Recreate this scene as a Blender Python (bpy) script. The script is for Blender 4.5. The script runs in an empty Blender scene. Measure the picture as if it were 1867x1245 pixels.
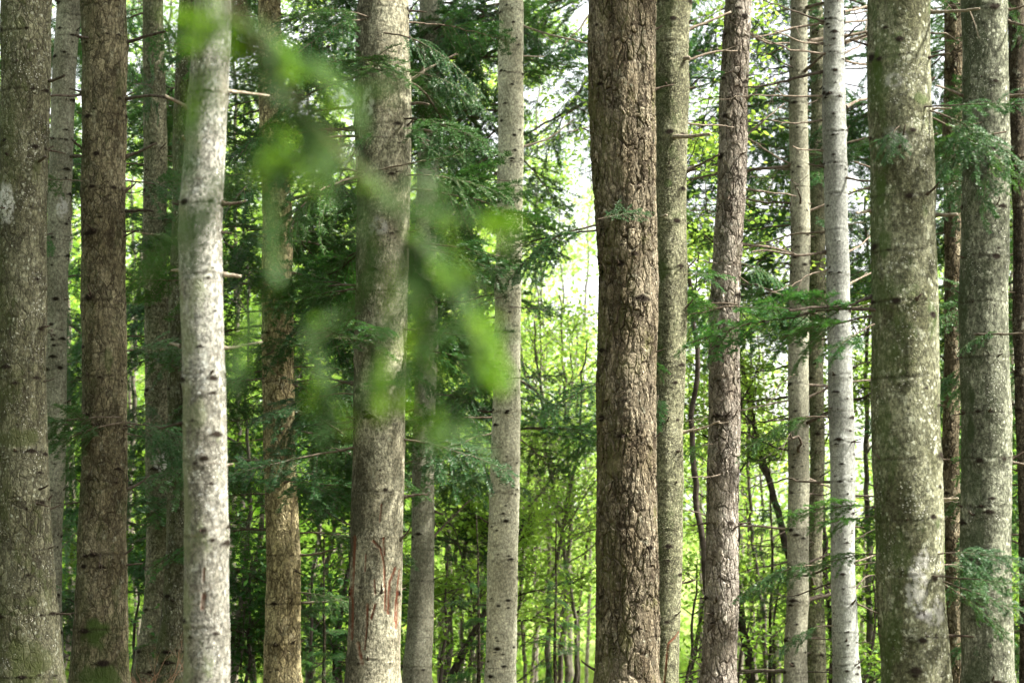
import bpy, math, random
import numpy as np
from mathutils import Vector, Matrix, Euler, Quaternion

rng = np.random.default_rng(7)
random.seed(7)
scn = bpy.context.scene
COL = scn.collection
R = math.radians

# ------------------------------------------------------------------ camera model
FPX, PW, PH = 3630.0, 1867.0, 1245.0
CAMZ, PITCH = 1.6, R(5.0)
FOCUS = 16.0


def P(px, py, d):
    """point seen at photo pixel px,py standing at distance d (world y)"""
    a = (px - PW / 2) / FPX
    b = (PH / 2 - py) / FPX
    dy = math.cos(PITCH) - b * math.sin(PITCH)
    dz = math.sin(PITCH) + b * math.cos(PITCH)
    s = d / dy
    return np.array([a * s, d, CAMZ + dz * s])


def mpp(py, d):
    b = (PH / 2 - py) / FPX
    return d / (math.cos(PITCH) - b * math.sin(PITCH)) / FPX


def ground_z(x, y):
    y = np.asarray(y, float)
    s = np.clip(y - 16.5, 0, 35)
    far = np.clip(y - 51.5, 0, 400)
    return -0.1 * s + 0.004 * far + 0.05 * np.sin(x * 0.9 + y * 0.35) + 0.04 * np.sin(y * 1.1 - x * 0.4)


# ------------------------------------------------------------------ mesh helpers
class MB:
    def __init__(s):
        s.v, s.f3, s.f4, s.n = [], [], [], 0
        s.m3, s.m4 = [], []

    def add(s, V, quads=None, tris=None, m=0):
        V = np.asarray(V, float).reshape(-1, 3)
        if quads is not None and len(quads):
            q = np.asarray(quads, int).reshape(-1, 4) + s.n
            s.f4.append(q); s.m4.append(np.full(len(q), m))
        if tris is not None and len(tris):
            t = np.asarray(tris, int).reshape(-1, 3) + s.n
            s.f3.append(t); s.m3.append(np.full(len(t), m))
        s.v.append(V); s.n += len(V)

    def tube(s, pts, rad, sides=6, m=0, cap=True):
        pts = np.asarray(pts, float); n = len(pts)
        rad = np.broadcast_to(np.asarray(rad, float), (n,))
        t = np.gradient(pts, axis=0)
        t /= np.linalg.norm(t, axis=1)[:, None] + 1e-9
        ref = np.array([0, 0, 1.0]) if abs(t[0, 2]) < 0.85 else np.array([1.0, 0, 0])
        a = np.cross(t, ref); a /= np.linalg.norm(a, axis=1)[:, None] + 1e-9
        b = np.cross(t, a)
        th = np.linspace(0, 2 * np.pi, sides, endpoint=False)
        V = pts[:, None, :] + rad[:, None, None] * (np.cos(th)[None, :, None] * a[:, None, :] + np.sin(th)[None, :, None] * b[:, None, :])
        i = np.arange(n - 1)[:, None] * sides; j = np.arange(sides)[None, :]; k = (j + 1) % sides
        q = np.stack([i + j, i + k, i + sides + k, i + sides + j], -1).reshape(-1, 4)
        tr = None
        Vf = V.reshape(-1, 3)
        if cap:
            Vf = np.vstack([Vf, pts[-1] + t[-1] * rad[-1] * 0.6])
            e = (n - 1) * sides
            tr = np.stack([e + np.arange(sides), e + (np.arange(sides) + 1) % sides, np.full(sides, n * sides)], -1)
        s.add(Vf, q, tr, m)

    def mesh(s, name, mats, smooth=True):
        V = np.vstack(s.v) if s.v else np.zeros((0, 3))
        f4 = np.vstack(s.f4) if s.f4 else np.zeros((0, 4), int)
        f3 = np.vstack(s.f3) if s.f3 else np.zeros((0, 3), int)
        me = bpy.data.meshes.new(name)
        me.vertices.add(len(V)); me.vertices.foreach_set("co", V.astype(np.float32).ravel())
        nl = f4.size + f3.size
        me.loops.add(nl)
        me.loops.foreach_set("vertex_index", np.concatenate([f4.ravel(), f3.ravel()]).astype(np.int32))
        npoly = len(f4) + len(f3)
        me.polygons.add(npoly)
        st = np.concatenate([np.arange(len(f4)) * 4, f4.size + np.arange(len(f3)) * 3]).astype(np.int32)
        me.polygons.foreach_set("loop_start", st)
        mi = np.concatenate([np.concatenate(s.m4) if s.m4 else np.zeros(0), np.concatenate(s.m3) if s.m3 else np.zeros(0)]).astype(np.int32)
        me.polygons.foreach_set("material_index", mi)
        me.polygons.foreach_set("use_smooth", np.full(npoly, smooth))
        for m in (mats if isinstance(mats, (list, tuple)) else [mats]):
            me.materials.append(m)
        me.update(calc_edges=True)
        return me


def link(name, data, parent=None, loc=(0, 0, 0), rot=None, scale=None):
    o = bpy.data.objects.new(name, data)
    COL.objects.link(o)
    o.parent = parent
    o.location = loc
    if rot is not None:
        o.rotation_mode = 'QUATERNION'; o.rotation_quaternion = rot
    if scale is not None:
        o.scale = (scale,) * 3 if np.isscalar(scale) else scale
    return o


def tag(o, label, cat, group=None):
    o["label"] = label; o["category"] = cat
    if group:
        o["group"] = group
    return o


def empty(name, loc, label, cat, group=None):
    o = link(name, None, None, tuple(float(c) for c in loc))
    o.empty_display_size = 0.2
    return tag(o, label, cat, group)


# hash value noise, vectorised
def _h(ix, iy, iz, seed):
    n = (ix * 374761393 + iy * 668265263 + iz * 2147483647 + seed * 974711) & 0xFFFFFFFF
    n = ((n ^ (n >> 13)) * 1274126177) & 0xFFFFFFFF
    return ((n ^ (n >> 16)) & 0xFFFF) / 65535.0


def vnoise(p, seed=0):
    p = np.asarray(p, float)
    i = np.floor(p).astype(np.int64); f = p - i; f = f * f * (3 - 2 * f)
    r = 0
    for dx in (0, 1):
        for dy in (0, 1):
            for dz in (0, 1):
                w = (f[..., 0] if dx else 1 - f[..., 0]) * (f[..., 1] if dy else 1 - f[..., 1]) * (f[..., 2] if dz else 1 - f[..., 2])
                r = r + w * _h(i[..., 0] + dx, i[..., 1] + dy, i[..., 2] + dz, seed)
    return r * 2 - 1


# ------------------------------------------------------------------ node helpers
class NT:
    def __init__(s, name):
        s.mat = bpy.data.materials.new(name); s.mat.use_nodes = True
        s.t = s.mat.node_tree; s.t.nodes.clear()
        s.out = s.t.nodes.new("ShaderNodeOutputMaterial")

    def n(s, typ, **kw):
        x = s.t.nodes.new(typ)
        for k, v in kw.items():
            setattr(x, k, v)
        return x

    def put(s, sock, v):
        if isinstance(v, bpy.types.NodeSocket):
            s.t.links.new(v, sock)
        elif isinstance(v, (tuple, list)) and sock.type == 'RGBA' and len(v) == 3:
            sock.default_value = (*v, 1)
        else:
            sock.default_value = v

    def math(s, op, a, b=0.5, c=None, clamp=False):
        x = s.n("ShaderNodeMath", operation=op, use_clamp=clamp)
        s.put(x.inputs[0], a); s.put(x.inputs[1], b)
        if c is not None:
            s.put(x.inputs[2], c)
        return x.outputs[0]

    def vmul(s, v, k):
        x = s.n("ShaderNodeVectorMath", operation='MULTIPLY'); s.put(x.inputs[0], v); s.put(x.inputs[1], k)
        return x.outputs[0]

    def vadd(s, v, k):
        x = s.n("ShaderNodeVectorMath", operation='ADD'); s.put(x.inputs[0], v); s.put(x.inputs[1], k)
        return x.outputs[0]

    def noise(s, vec, scale, detail=3, rough=0.55, col=False):
        x = s.n("ShaderNodeTexNoise"); s.put(x.inputs["Vector"], vec)
        x.inputs["Scale"].default_value = scale; x.inputs["Detail"].default_value = detail
        x.inputs["Roughness"].default_value = rough
        return x.outputs["Color"] if col else x.outputs["Fac"]

    def vor(s, vec, scale, feature='F1', out="Distance", rnd=1.0):
        x = s.n("ShaderNodeTexVoronoi", feature=feature); s.put(x.inputs["Vector"], vec)
        x.inputs["Scale"].default_value = scale
        x.inputs["Randomness"].default_value = rnd
        return x.outputs[out]

    def step(s, v, a, b, lo=0.0, hi=1.0):
        x = s.n("ShaderNodeMapRange", interpolation_type='SMOOTHSTEP')
        s.put(x.inputs[0], v)
        x.inputs[1].default_value = a; x.inputs[2].default_value = b
        x.inputs[3].default_value = lo; x.inputs[4].default_value = hi
        return x.outputs[0]

    def mix(s, f, a, b, blend='MIX'):
        x = s.n("ShaderNodeMix", data_type='RGBA', blend_type=blend)
        s.put(x.inputs[0], f); s.put(x.inputs[6], a); s.put(x.inputs[7], b)
        return x.outputs[2]

    def attr(s, name):
        x = s.n("ShaderNodeAttribute", attribute_name=name)
        return x.outputs["Fac"]


def bark(name, c1, c2, crack, kx=26, kz=0.5, width=0.10, deep=0.004, crack_amt=1.0, lich=0.3, lich_scale=14, lich_col=(0.55, 0.55, 0.48),
         specks=0.3, moss=0.0, moss_col=(0.045, 0.075, 0.018), rings=0.0, grain=0.5, warp=0.02, moss_side=-1, scar_col=(0.16, 0.055, 0.03), low_moss=0.0, patch=0.0, patch_col=(.5, .5, .47), plate=0.35, yel=.87, alb=1.0, mott=1.0, sk=(.46, .62)):
    c1, c2, lich_col = [(q[0] * .955 * alb, q[1] * alb, q[2] * yel * alb) for q in (c1, c2, lich_col)]
    deep *= 1.9
    b = NT(name)
    tc = b.n("ShaderNodeTexCoord"); oi = b.n("ShaderNodeObjectInfo")
    off = b.math('MULTIPLY', oi.outputs["Random"], 37.0)
    co = b.vadd(tc.outputs["Object"], off)
    sep = b.n("ShaderNodeSeparateXYZ"); b.put(sep.inputs[0], tc.outputs["Object"])
    wn = b.noise(co, 9, 3, col=True)
    cw = b.vadd(co, b.vmul(b.vadd(wn, (-.5, -.5, -.5)), (warp * 2,) * 3))
    st = b.vmul(cw, (1, 1, kz))
    edge = b.vor(st, kx, 'DISTANCE_TO_EDGE')
    edge2 = b.vor(b.vmul(cw, (1, 1, kz * 1.2)), kx * 2.1, 'DISTANCE_TO_EDGE')
    cell = b.vor(st, kx, 'F1', "Color")
    mask = b.step(b.noise(co, 5, 2), 0.36, 0.6, 0.45, 1.0)
    ck = b.math('SUBTRACT', 1.0, b.step(edge, 0.0, width))
    ck2 = b.math('MULTIPLY', b.math('SUBTRACT', 1.0, b.step(edge2, 0.0, width * 0.9)), 0.45)
    ck = b.math('MULTIPLY', b.math('MAXIMUM', ck, ck2), mask)
    ck = b.math('MULTIPLY', ck, crack_amt)
    big = b.step(b.noise(b.vmul(co, (1, 1, .5)), 4, 4, .6), 0.36, 0.64)
    col = b.mix(big, c1, c2)
    # plate to plate value change
    sepc = b.n("ShaderNodeSeparateColor"); b.put(sepc.inputs[0], cell)
    pv = b.math('MULTIPLY_ADD', sepc.outputs[0], plate * 2, 1 - plate)
    gr = b.noise(b.vmul(co, (1, 1, .55)), 75, 4, .75)
    gv = b.math('MULTIPLY_ADD', b.step(gr, .34, .66), grain * 1.3, 1 - grain * .65)
    vv = b.math('MULTIPLY', pv, gv)
    cmb = b.n("ShaderNodeCombineColor")
    for i in range(3):
        b.put(cmb.inputs[i], vv)
    col = b.mix(1.0, col, cmb.outputs[0], 'MULTIPLY')
    # lichen blotches and specks
    ln = b.noise(co, lich_scale, 5, .65)
    lm = b.math('MULTIPLY', b.step(ln, .56, .66), b.step(b.noise(co, 2.2, 2), .4, .6, .35, 1))
    col = b.mix(b.math('MULTIPLY', lm, min(1, lich)), col, lich_col)
    if specks:
        sp = b.math('SUBTRACT', 1.0, b.step(b.vor(cw, 55, 'F1'), .12, .3))
        sp = b.math('MULTIPLY', sp, b.step(b.noise(co, 4.5, 4, .65), .5, .6))
        col = b.mix(b.math('MULTIPLY', sp, specks), col, (0.62, 0.62, 0.56))
        sp2 = b.math('SUBTRACT', 1.0, b.step(b.vor(b.vmul(cw, (1, 1, .8)), 27, 'F1'), .16, .34))
        sp2 = b.math('MULTIPLY', sp2, b.step(b.noise(co, 6.5, 4, .7), sk[0] + .05, sk[1]))
        col = b.mix(b.math('MULTIPLY', sp2, min(1, specks * 1.1)), col, lich_col)
    mot = b.step(b.noise(b.vmul(co, (1, 1, .7)), 48, 5, .75), .36, .64, 1 - .55 * mott, 1 + .5 * mott)
    cm2 = b.n("ShaderNodeCombineColor")
    for i in range(3):
        b.put(cm2.inputs[i], mot)
    col = b.mix(1.0, col, cm2.outputs[0], 'MULTIPLY')
    if patch:
        pm = b.step(b.noise(b.vmul(co, (1, 1, .6)), 5.5, 5, .62), .6, .68)
        col = b.mix(b.math('MULTIPLY', pm, patch), col, patch_col)
    if rings:
        rn = b.noise(b.vmul(co, (3, 3, 45)), 1.0, 3, .7)
        rm = b.math('MULTIPLY', b.step(rn, .58, .72), b.step(b.noise(co, 6, 2), .45, .6))
        col = b.mix(b.math('MULTIPLY', rm, rings), col, crack)
    col = b.mix(b.math('MULTIPLY', ck, .95), col, crack)
    if moss:
        mn = b.noise(b.vmul(co, (1, 1, .5)), 6, 5, .7)
        geo = b.n("ShaderNodeNewGeometry"); sg = b.n("ShaderNodeSeparateXYZ"); b.put(sg.inputs[0], geo.outputs["Normal"])
        side = b.step(b.math('MULTIPLY', sg.outputs[0], moss_side), -.2, .9, 0, .16)
        mm = b.step(b.math('ADD', mn, side), .56, .68)
        col = b.mix(b.math('MULTIPLY', mm, moss), col, moss_col)
    if low_moss:
        mz = b.step(sep.outputs[2], 0.2, 1.3, .18, 0)
        mm = b.step(b.math('ADD', b.noise(co, 5, 4, .65), mz), .6, .7)
        col = b.mix(b.math('MULTIPLY', mm, low_moss), col, moss_col)
    col = b.mix(b.attr("moss"), col, moss_col)
    kn = b.attr("knot")
    col = b.mix(b.math('MULTIPLY', kn, 1.05, clamp=True), col, (0.018, 0.014, 0.010))
    sc = b.attr("scar")
    scn_ = b.math('MULTIPLY', sc, b.step(b.noise(b.vmul(co, (1, 1, .3)), 40, 4, .75), .40, .56, .45, 1), clamp=True)
    col = b.mix(scn_, col, scar_col)
    col = b.mix(b.math('MULTIPLY', b.attr("pale"), b.step(b.noise(co, 22, 4, .7), .38, .56)), col, (0.6, 0.6, 0.57))
    bs = b.n("ShaderNodeBsdfPrincipled")
    b.put(bs.inputs["Base Color"], col)
    bs.inputs["Roughness"].default_value = .85
    bs.inputs["Specular IOR Level"].default_value = .05
    h = b.math('SUBTRACT', b.math('MULTIPLY', gr, .35), ck)
    h = b.math('ADD', h, b.math('MULTIPLY', b.noise(st, kx * .8, 3), .7))
    h = b.math('SUBTRACT', h, b.math('MULTIPLY', sc, 1.6))
    dp = b.n("ShaderNodeDisplacement"); b.put(dp.inputs["Height"], h)
    dp.inputs["Midlevel"].default_value = 0; dp.inputs["Scale"].default_value = deep
    b.put(b.out.inputs["Displacement"], dp.outputs[0])
    b.put(b.out.inputs["Surface"], bs.outputs[0])
    b.mat.displacement_method = 'BOTH'
    return b.mat


def simple_wood(name, c1, c2, scale=30):
    b = NT(name)
    tc = b.n("ShaderNodeTexCoord")
    n = b.noise(b.vmul(tc.outputs["Object"], (1, 1, 1)), scale, 4, .7)
    oi = b.n("ShaderNodeObjectInfo")
    col = b.mix(b.step(n, .35, .65), c1, c2)
    v = b.math('MULTIPLY_ADD', oi.outputs["Random"], .7, .65)
    cmb = b.n("ShaderNodeCombineColor")
    for i in range(3):
        b.put(cmb.inputs[i], v)
    col = b.mix(1.0, col, cmb.outputs[0], 'MULTIPLY')
    bs = b.n("ShaderNodeBsdfPrincipled"); b.put(bs.inputs["Base Color"], col)
    bs.inputs["Roughness"].default_value = .9; bs.inputs["Specular IOR Level"].default_value = .05
    bp = b.n("ShaderNodeBump"); bp.inputs["Strength"].default_value = .5; bp.inputs["Distance"].default_value = .01
    b.put(bp.inputs["Height"], n); b.put(bs.inputs["Normal"], bp.outputs[0])
    b.put(b.out.inputs["Surface"], bs.outputs[0])
    return b.mat


def leaf_mat(name, ca, cb, cc, trans=.5, rough=.5, nscale=1.5, tint=(1, 1, 1), spec=.18):
    """ca..cb vary leaf by leaf and clump by clump, cc is a rarer third colour"""
    b = NT(name)
    geo = b.n("ShaderNodeNewGeometry"); oi = b.n("ShaderNodeObjectInfo"); tc = b.n("ShaderNodeTexCoord")
    nz = b.noise(b.vadd(tc.outputs["Object"], b.math('MULTIPLY', oi.outputs["Random"], 20.0)), nscale, 3)
    f = b.math('MULTIPLY_ADD', geo.outputs["Random Per Island"], .5, b.step(nz, .35, .65, 0, .5))
    col = b.mix(f, ca, cb)
    col = b.mix(b.math('MULTIPLY', b.step(oi.outputs["Random"], .3, 1), .6), col, cc)
    bs = b.n("ShaderNodeBsdfPrincipled"); b.put(bs.inputs["Base Color"], col)
    bs.inputs["Roughness"].default_value = rough; bs.inputs["Specular IOR Level"].default_value = spec
    tr = b.n("ShaderNodeBsdfTranslucent"); b.put(tr.inputs["Color"], b.mix(1.0, col, (*tint,), 'MULTIPLY'))
    mx = b.n("ShaderNodeMixShader"); mx.inputs[0].default_value = trans
    b.put(mx.inputs[1], bs.outputs[0]); b.put(mx.inputs[2], tr.outputs[0])
    b.put(b.out.inputs["Surface"], mx.outputs[0])
    return b.mat


# ------------------------------------------------------------------ materials
G = lambda h: tuple(((int(h[i:i + 2], 16) / 255) ** 2.2) for i in (0, 2, 4))
M_NEEDLE = leaf_mat("fir_needles", (0.019, 0.062, 0.024), (0.055, 0.135, 0.044), (0.062, 0.14, 0.03), .3, .36, 5, (1.2, 1.3, .6), .22)
M_NEEDLE_MID = leaf_mat("fir_needles_mid", (0.030, 0.105, 0.040), (0.075, 0.19, 0.06), (0.08, 0.19, 0.045), .38, .42, 5, (1.2, 1.3, .5), .22)
M_NEEDLE_FRESH = leaf_mat("fir_needles_fresh", (0.16, 0.34, 0.012), (0.24, 0.42, 0.02), (0.19, 0.38, 0.015), .5, .45, 8, (1.1, 1.15, .6))
M_NEEDLE_NEAR = leaf_mat("fir_needles_near", (0.026, 0.078, 0.018), (0.075, 0.160, 0.034), (0.055, 0.13, 0.025), .4, .45, 8, (1.1, 1.15, .6))
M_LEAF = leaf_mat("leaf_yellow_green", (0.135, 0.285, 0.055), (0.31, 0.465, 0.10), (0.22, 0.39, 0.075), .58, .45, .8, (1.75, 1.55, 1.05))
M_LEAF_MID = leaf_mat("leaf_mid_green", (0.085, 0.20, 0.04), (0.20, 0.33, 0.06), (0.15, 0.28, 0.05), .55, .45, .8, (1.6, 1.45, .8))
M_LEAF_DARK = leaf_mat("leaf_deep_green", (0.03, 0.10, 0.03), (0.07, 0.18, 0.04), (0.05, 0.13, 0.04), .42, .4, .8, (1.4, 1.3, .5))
M_RED = leaf_mat("withered_needles", (0.32, 0.12, 0.06), (0.42, 0.20, 0.10), (.4, .15, .08), .4)
M_TWIG = simple_wood("twig_bark", (0.07, 0.055, 0.04), (0.15, 0.125, 0.095))
M_DEAD = simple_wood("dead_branch_wood", (0.075, 0.06, 0.046), (0.20, 0.17, 0.13))
M_DEADD = simple_wood("dark_dead_wood", (0.045, 0.036, 0.028), (0.12, 0.10, 0.08))
M_PALE = simple_wood("pale_dead_wood", (0.16, 0.135, 0.10), (0.34, 0.295, 0.225))
M_SAP = simple_wood("sapling_bark", (0.09, 0.08, 0.06), (0.23, 0.21, 0.17), 14)
M_SAPD = simple_wood("dark_sapling_bark", (0.04, 0.033, 0.027), (0.10, 0.085, 0.07), 14)
M_STUB = simple_wood("stub_wood", (0.03, 0.022, 0.016), (0.10, 0.08, 0.06), 60)

SPRUCE1 = bark("bark_grey_spruce", (0.16, 0.15, 0.105), (0.26, 0.245, 0.185), (0.035, 0.03, 0.022), kx=24, kz=0.34, width=0.12, deep=.005, lich=.35, specks=0.9, moss=.55, low_moss=.6, moss_col=(.07, .085, .03), alb=.62, mott=0.8, sk=(0.4, 0.54), crack_amt=0.8, warp=0.036)
SPRUCE3 = bark("bark_brown_spruce", (0.10, 0.084, 0.056), (0.19, 0.163, 0.118), (0.022, 0.017, 0.012), kx=24, kz=0.34, width=0.12, deep=.005, lich=.2, specks=.15, moss=.3, low_moss=.2, alb=1.05, mott=0.8, crack_amt=0.8, warp=0.036)
SPRUCE6 = bark("bark_warm_spruce", (0.22, 0.178, 0.11), (0.37, 0.31, 0.21), (0.04, 0.03, 0.02), kx=24, kz=0.34, width=0.13, deep=.006, lich=.25, specks=.15, alb=1.15, mott=0.8, yel=0.84, crack_amt=0.8, warp=0.036)
FIR = bark("bark_pale_fir", (0.25, 0.235, 0.195), (0.42, 0.40, 0.345), (0.06, 0.05, 0.04), kx=42, kz=.9, width=.08, crack_amt=.5, deep=.0022, lich=.6, lich_scale=20, specks=.2, rings=.75, plate=.16, alb=0.78, mott=0.55)
FIRPALE = bark("bark_palest_fir", (0.25, 0.235, 0.195), (0.42, 0.40, 0.345), (0.06, 0.05, 0.04), kx=42, kz=.9, width=.08, crack_amt=.5, deep=.0022, lich=.6, lich_scale=20, specks=.2, rings=.75, plate=.16, alb=1.45, mott=0.55)
FIRSILVER = bark("bark_silver_fir", (0.33, 0.33, 0.30), (0.52, 0.52, 0.48), (0.07, 0.06, 0.05), kx=42, kz=.9, width=.06, crack_amt=.35, deep=.0018, lich=.6, lich_scale=20, specks=.25, rings=.8, plate=.12, yel=.98, alb=0.6, mott=0.4)
FIRDULL = bark("bark_dull_fir", (0.16, 0.15, 0.11), (0.28, 0.26, 0.20), (0.04, 0.033, 0.026), kx=42, kz=.8, width=.09, crack_amt=.6, deep=.0025, lich=.4, lich_scale=18, specks=.2, rings=.6, moss=.4, alb=0.85)
WHITE = bark("bark_white_lichen", (0.30, 0.28, 0.23), (0.50, 0.48, 0.42), (0.12, 0.10, 0.08), kx=30, kz=.8, width=.06, crack_amt=.35, deep=.0022, lich=1.0, lich_scale=17, lich_col=(.76, .76, .71), specks=.85, rings=.6, patch=.5, patch_col=(.20, .185, .14), moss=0.5, moss_col=(.2, .24, .12), plate=.18, yel=.99, alb=.50, mott=1.05)
LICHEN16 = bark("bark_green_lichen", (0.095, 0.093, 0.06), (0.23, 0.225, 0.17), (0.05, 0.045, 0.03), kx=34, kz=.6, width=.07, crack_amt=.5, deep=.003, lich=.75, lich_scale=15, lich_col=(.5, .5, .43), specks=0.9, rings=.4, moss=0.6, plate=.3, alb=0.80, sk=(0.42, 0.56))
LICHEN18 = bark("bark_grey_lichen", (0.105, 0.107, 0.085), (0.22, 0.222, 0.185), (0.05, 0.045, 0.035), kx=34, kz=.6, width=.07, crack_amt=.45, deep=.003, lich=.6, lich_scale=17, lich_col=(.48, .48, .42), specks=0.8, rings=.35, moss=0.7, moss_col=(.035, .05, .022), plate=.3, alb=0.85, sk=(0.43, 0.57))
SCARRED = bark("bark_scarred_fir", (0.24, 0.215, 0.17), (0.38, 0.35, 0.29), (0.06, 0.05, 0.035), kx=34, kz=.8, width=.08, crack_amt=.5, deep=.003, lich=.55, lich_scale=17, specks=.3, rings=.7, moss=.8, moss_col=(.03, .03, .018), plate=.18, alb=0.85)
SPECKLED = bark("bark_speckled_fir", (0.17, 0.165, 0.115), (0.29, 0.28, 0.205), (0.035, 0.03, 0.022), kx=62, kz=.9, width=0.2, crack_amt=1.0, deep=.003, lich=.3, specks=.3, rings=.4, moss=.5, plate=.3, alb=1.0)
PINE = bark("bark_furrowed_pine", (0.165, 0.13, 0.095), (0.32, 0.265, 0.215), (0.022, 0.016, 0.011), kx=21, kz=0.3, width=0.16, deep=0.011, lich=.35, lich_scale=20, specks=.1, moss=0.7, moss_col=(.10, .10, .04), warp=.028, grain=.6, plate=.32, alb=0.72, mott=0.8)
PINE12 = bark("bark_pink_pine", (0.21, 0.175, 0.14), (0.34, 0.295, 0.25), (0.035, 0.026, 0.019), kx=21, kz=0.32, width=0.15, deep=.008, lich=.3, specks=.1, moss=.15, grain=.6, warp=0.035, alb=1.0, mott=0.7, yel=1.0)
PINE17 = bark("bark_dark_pine", (0.11, 0.085, 0.06), (0.22, 0.18, 0.135), (0.02, 0.015, 0.011), kx=26, kz=0.32, width=.16, deep=.007, lich=.35, specks=.1, grain=.6, alb=1.00, mott=0.7)
DARKFIR = bark("bark_dark_fir", (0.055, 0.045, 0.034), (0.12, 0.10, 0.078), (0.015, 0.012, 0.01), kx=36, kz=.6, width=.1, deep=.004, lich=.3, specks=.1, rings=.3, alb=0.80)

# ------------------------------------------------------------------ shared small parts
STUBS, SNAGS = [], []
for k in range(7):          # short broken stubs along +x
    mb = MB(); r_ = np.random.default_rng(100 + k)
    L = [.03, .045, .06, .08, .11, .05, .14][k]
    n = 7; t = np.linspace(0, 1, n)
    pts = np.stack([t * L - .012, r_.normal(0, .1) * t * t * L, (r_.uniform(-.1, .45)) * t * t * L], 1)
    rad = .0075 * (1 - .45 * t) + .012 * np.exp(-t * L / .012)
    rad *= 1 + r_.normal(0, .08, n)
    mb.tube(pts, rad, 8)
    STUBS.append(mb.mesh("branch_stub", M_STUB))


def snag(mb, r_, p, d, L, r0, lvl, sides=6, droop=.0):
    n = max(6, int(L / .05)); t = np.linspace(0, 1, n)
    w = np.cumsum(r_.normal(0, .012, (n, 3)), 0) * L * 1.4
    pts = p + d[None] * (t * L)[:, None] + w * t[:, None] + np.array([0, 0, 1.0])[None] * (droop * t * t * L)[:, None]
    rad = r0 * (1 - .8 * t) + (.4 * r0 * np.exp(-t * L / .03) if lvl == 0 else 0)
    mb.tube(pts, rad, sides)
    if lvl < 2:
        for q in range(r_.integers(2, 5) if lvl == 0 else r_.integers(0, 4)):
            i = r_.integers(n // 4, n - 1)
            dd = d + np.array([r_.normal(0, .3), r_.normal(0, .8), r_.normal(0, .45)]); dd /= np.linalg.norm(dd)
            snag(mb, r_, pts[i], dd, L * r_.uniform(.2, .42), rad[i] * .62, lvl + 1, 4, r_.uniform(-.2, .2))


for k in range(9):          # bare dead branches, 1 m long along +x
    mb = MB(); r_ = np.random.default_rng(200 + k)
    snag(mb, r_, np.array([-.02, 0, 0]), np.array([1.0, 0, 0]), 1.0, .011, 0, 7, r_.uniform(-.25, .2))
    SNAGS.append([mb.mesh("dead_branch", m) for m in (M_DEAD, M_DEADD, M_PALE)])


def needles_on(mb, r_, pts, up, spacing, ln, wd, spread=.9, lift=.35, m=0, allround=False, fine=False):
    """needle blades along a twig"""
    pts = np.asarray(pts); seg = np.linalg.norm(np.diff(pts, axis=0), axis=1); s = np.concatenate([[0], np.cumsum(seg)])
    n = max(2, int(s[-1] / spacing))
    u = np.sort(r_.uniform(0, s[-1], n)) if n > 4 else np.linspace(0, s[-1], n)
    B = np.stack([np.interp(u, s, pts[:, i]) for i in range(3)], 1)
    T = np.stack([np.interp(u, s, np.gradient(pts[:, i], s + np.arange(len(s)) * 1e-9)) for i in range(3)], 1)
    T /= np.linalg.norm(T, axis=1)[:, None] + 1e-9
    S = np.cross(T, up); S /= np.linalg.norm(S, axis=1)[:, None] + 1e-9
    U = np.cross(S, T)
    if allround:
        a = r_.uniform(0, 2 * np.pi, n)
        D = T * .75 + S * np.cos(a)[:, None] * spread + U * np.sin(a)[:, None] * spread
    else:
        sg = np.where(np.arange(n) % 2, 1.0, -1.0)
        D = T * r_.uniform(.3, .7, n)[:, None] + S * (sg * spread)[:, None] + U * r_.uniform(-.1, lift * 2, n)[:, None]
    D /= np.linalg.norm(D, axis=1)[:, None]
    Ln = (ln * r_.uniform(.7, 1.15, n))[:, None]
    N = U + r_.normal(0, .45, (n, 3)); W = np.cross(D, N); W /= np.linalg.norm(W, axis=1)[:, None] + 1e-9
    W *= wd * .5
    if not fine:
        V = np.stack([B - W, B + W, B + D * Ln + W * .5, B + D * Ln - W * .5], 1).reshape(-1, 3)
        mb.add(V, np.arange(n)[:, None] * 4 + np.arange(4)[None], m=m)
        return
    V = np.stack([B - W * .7, B + W * .7, B + D * Ln * .6 + W, B + D * Ln + W * .25, B + D * Ln - W * .25, B + D * Ln * .6 - W], 1).reshape(-1, 3)
    i = np.arange(n) * 6
    q = np.concatenate([np.stack([i, i + 1, i + 2, i + 5], 1), np.stack([i + 5, i + 2, i + 3, i + 4], 1)])
    mb.add(V, q, m=m)


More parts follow.
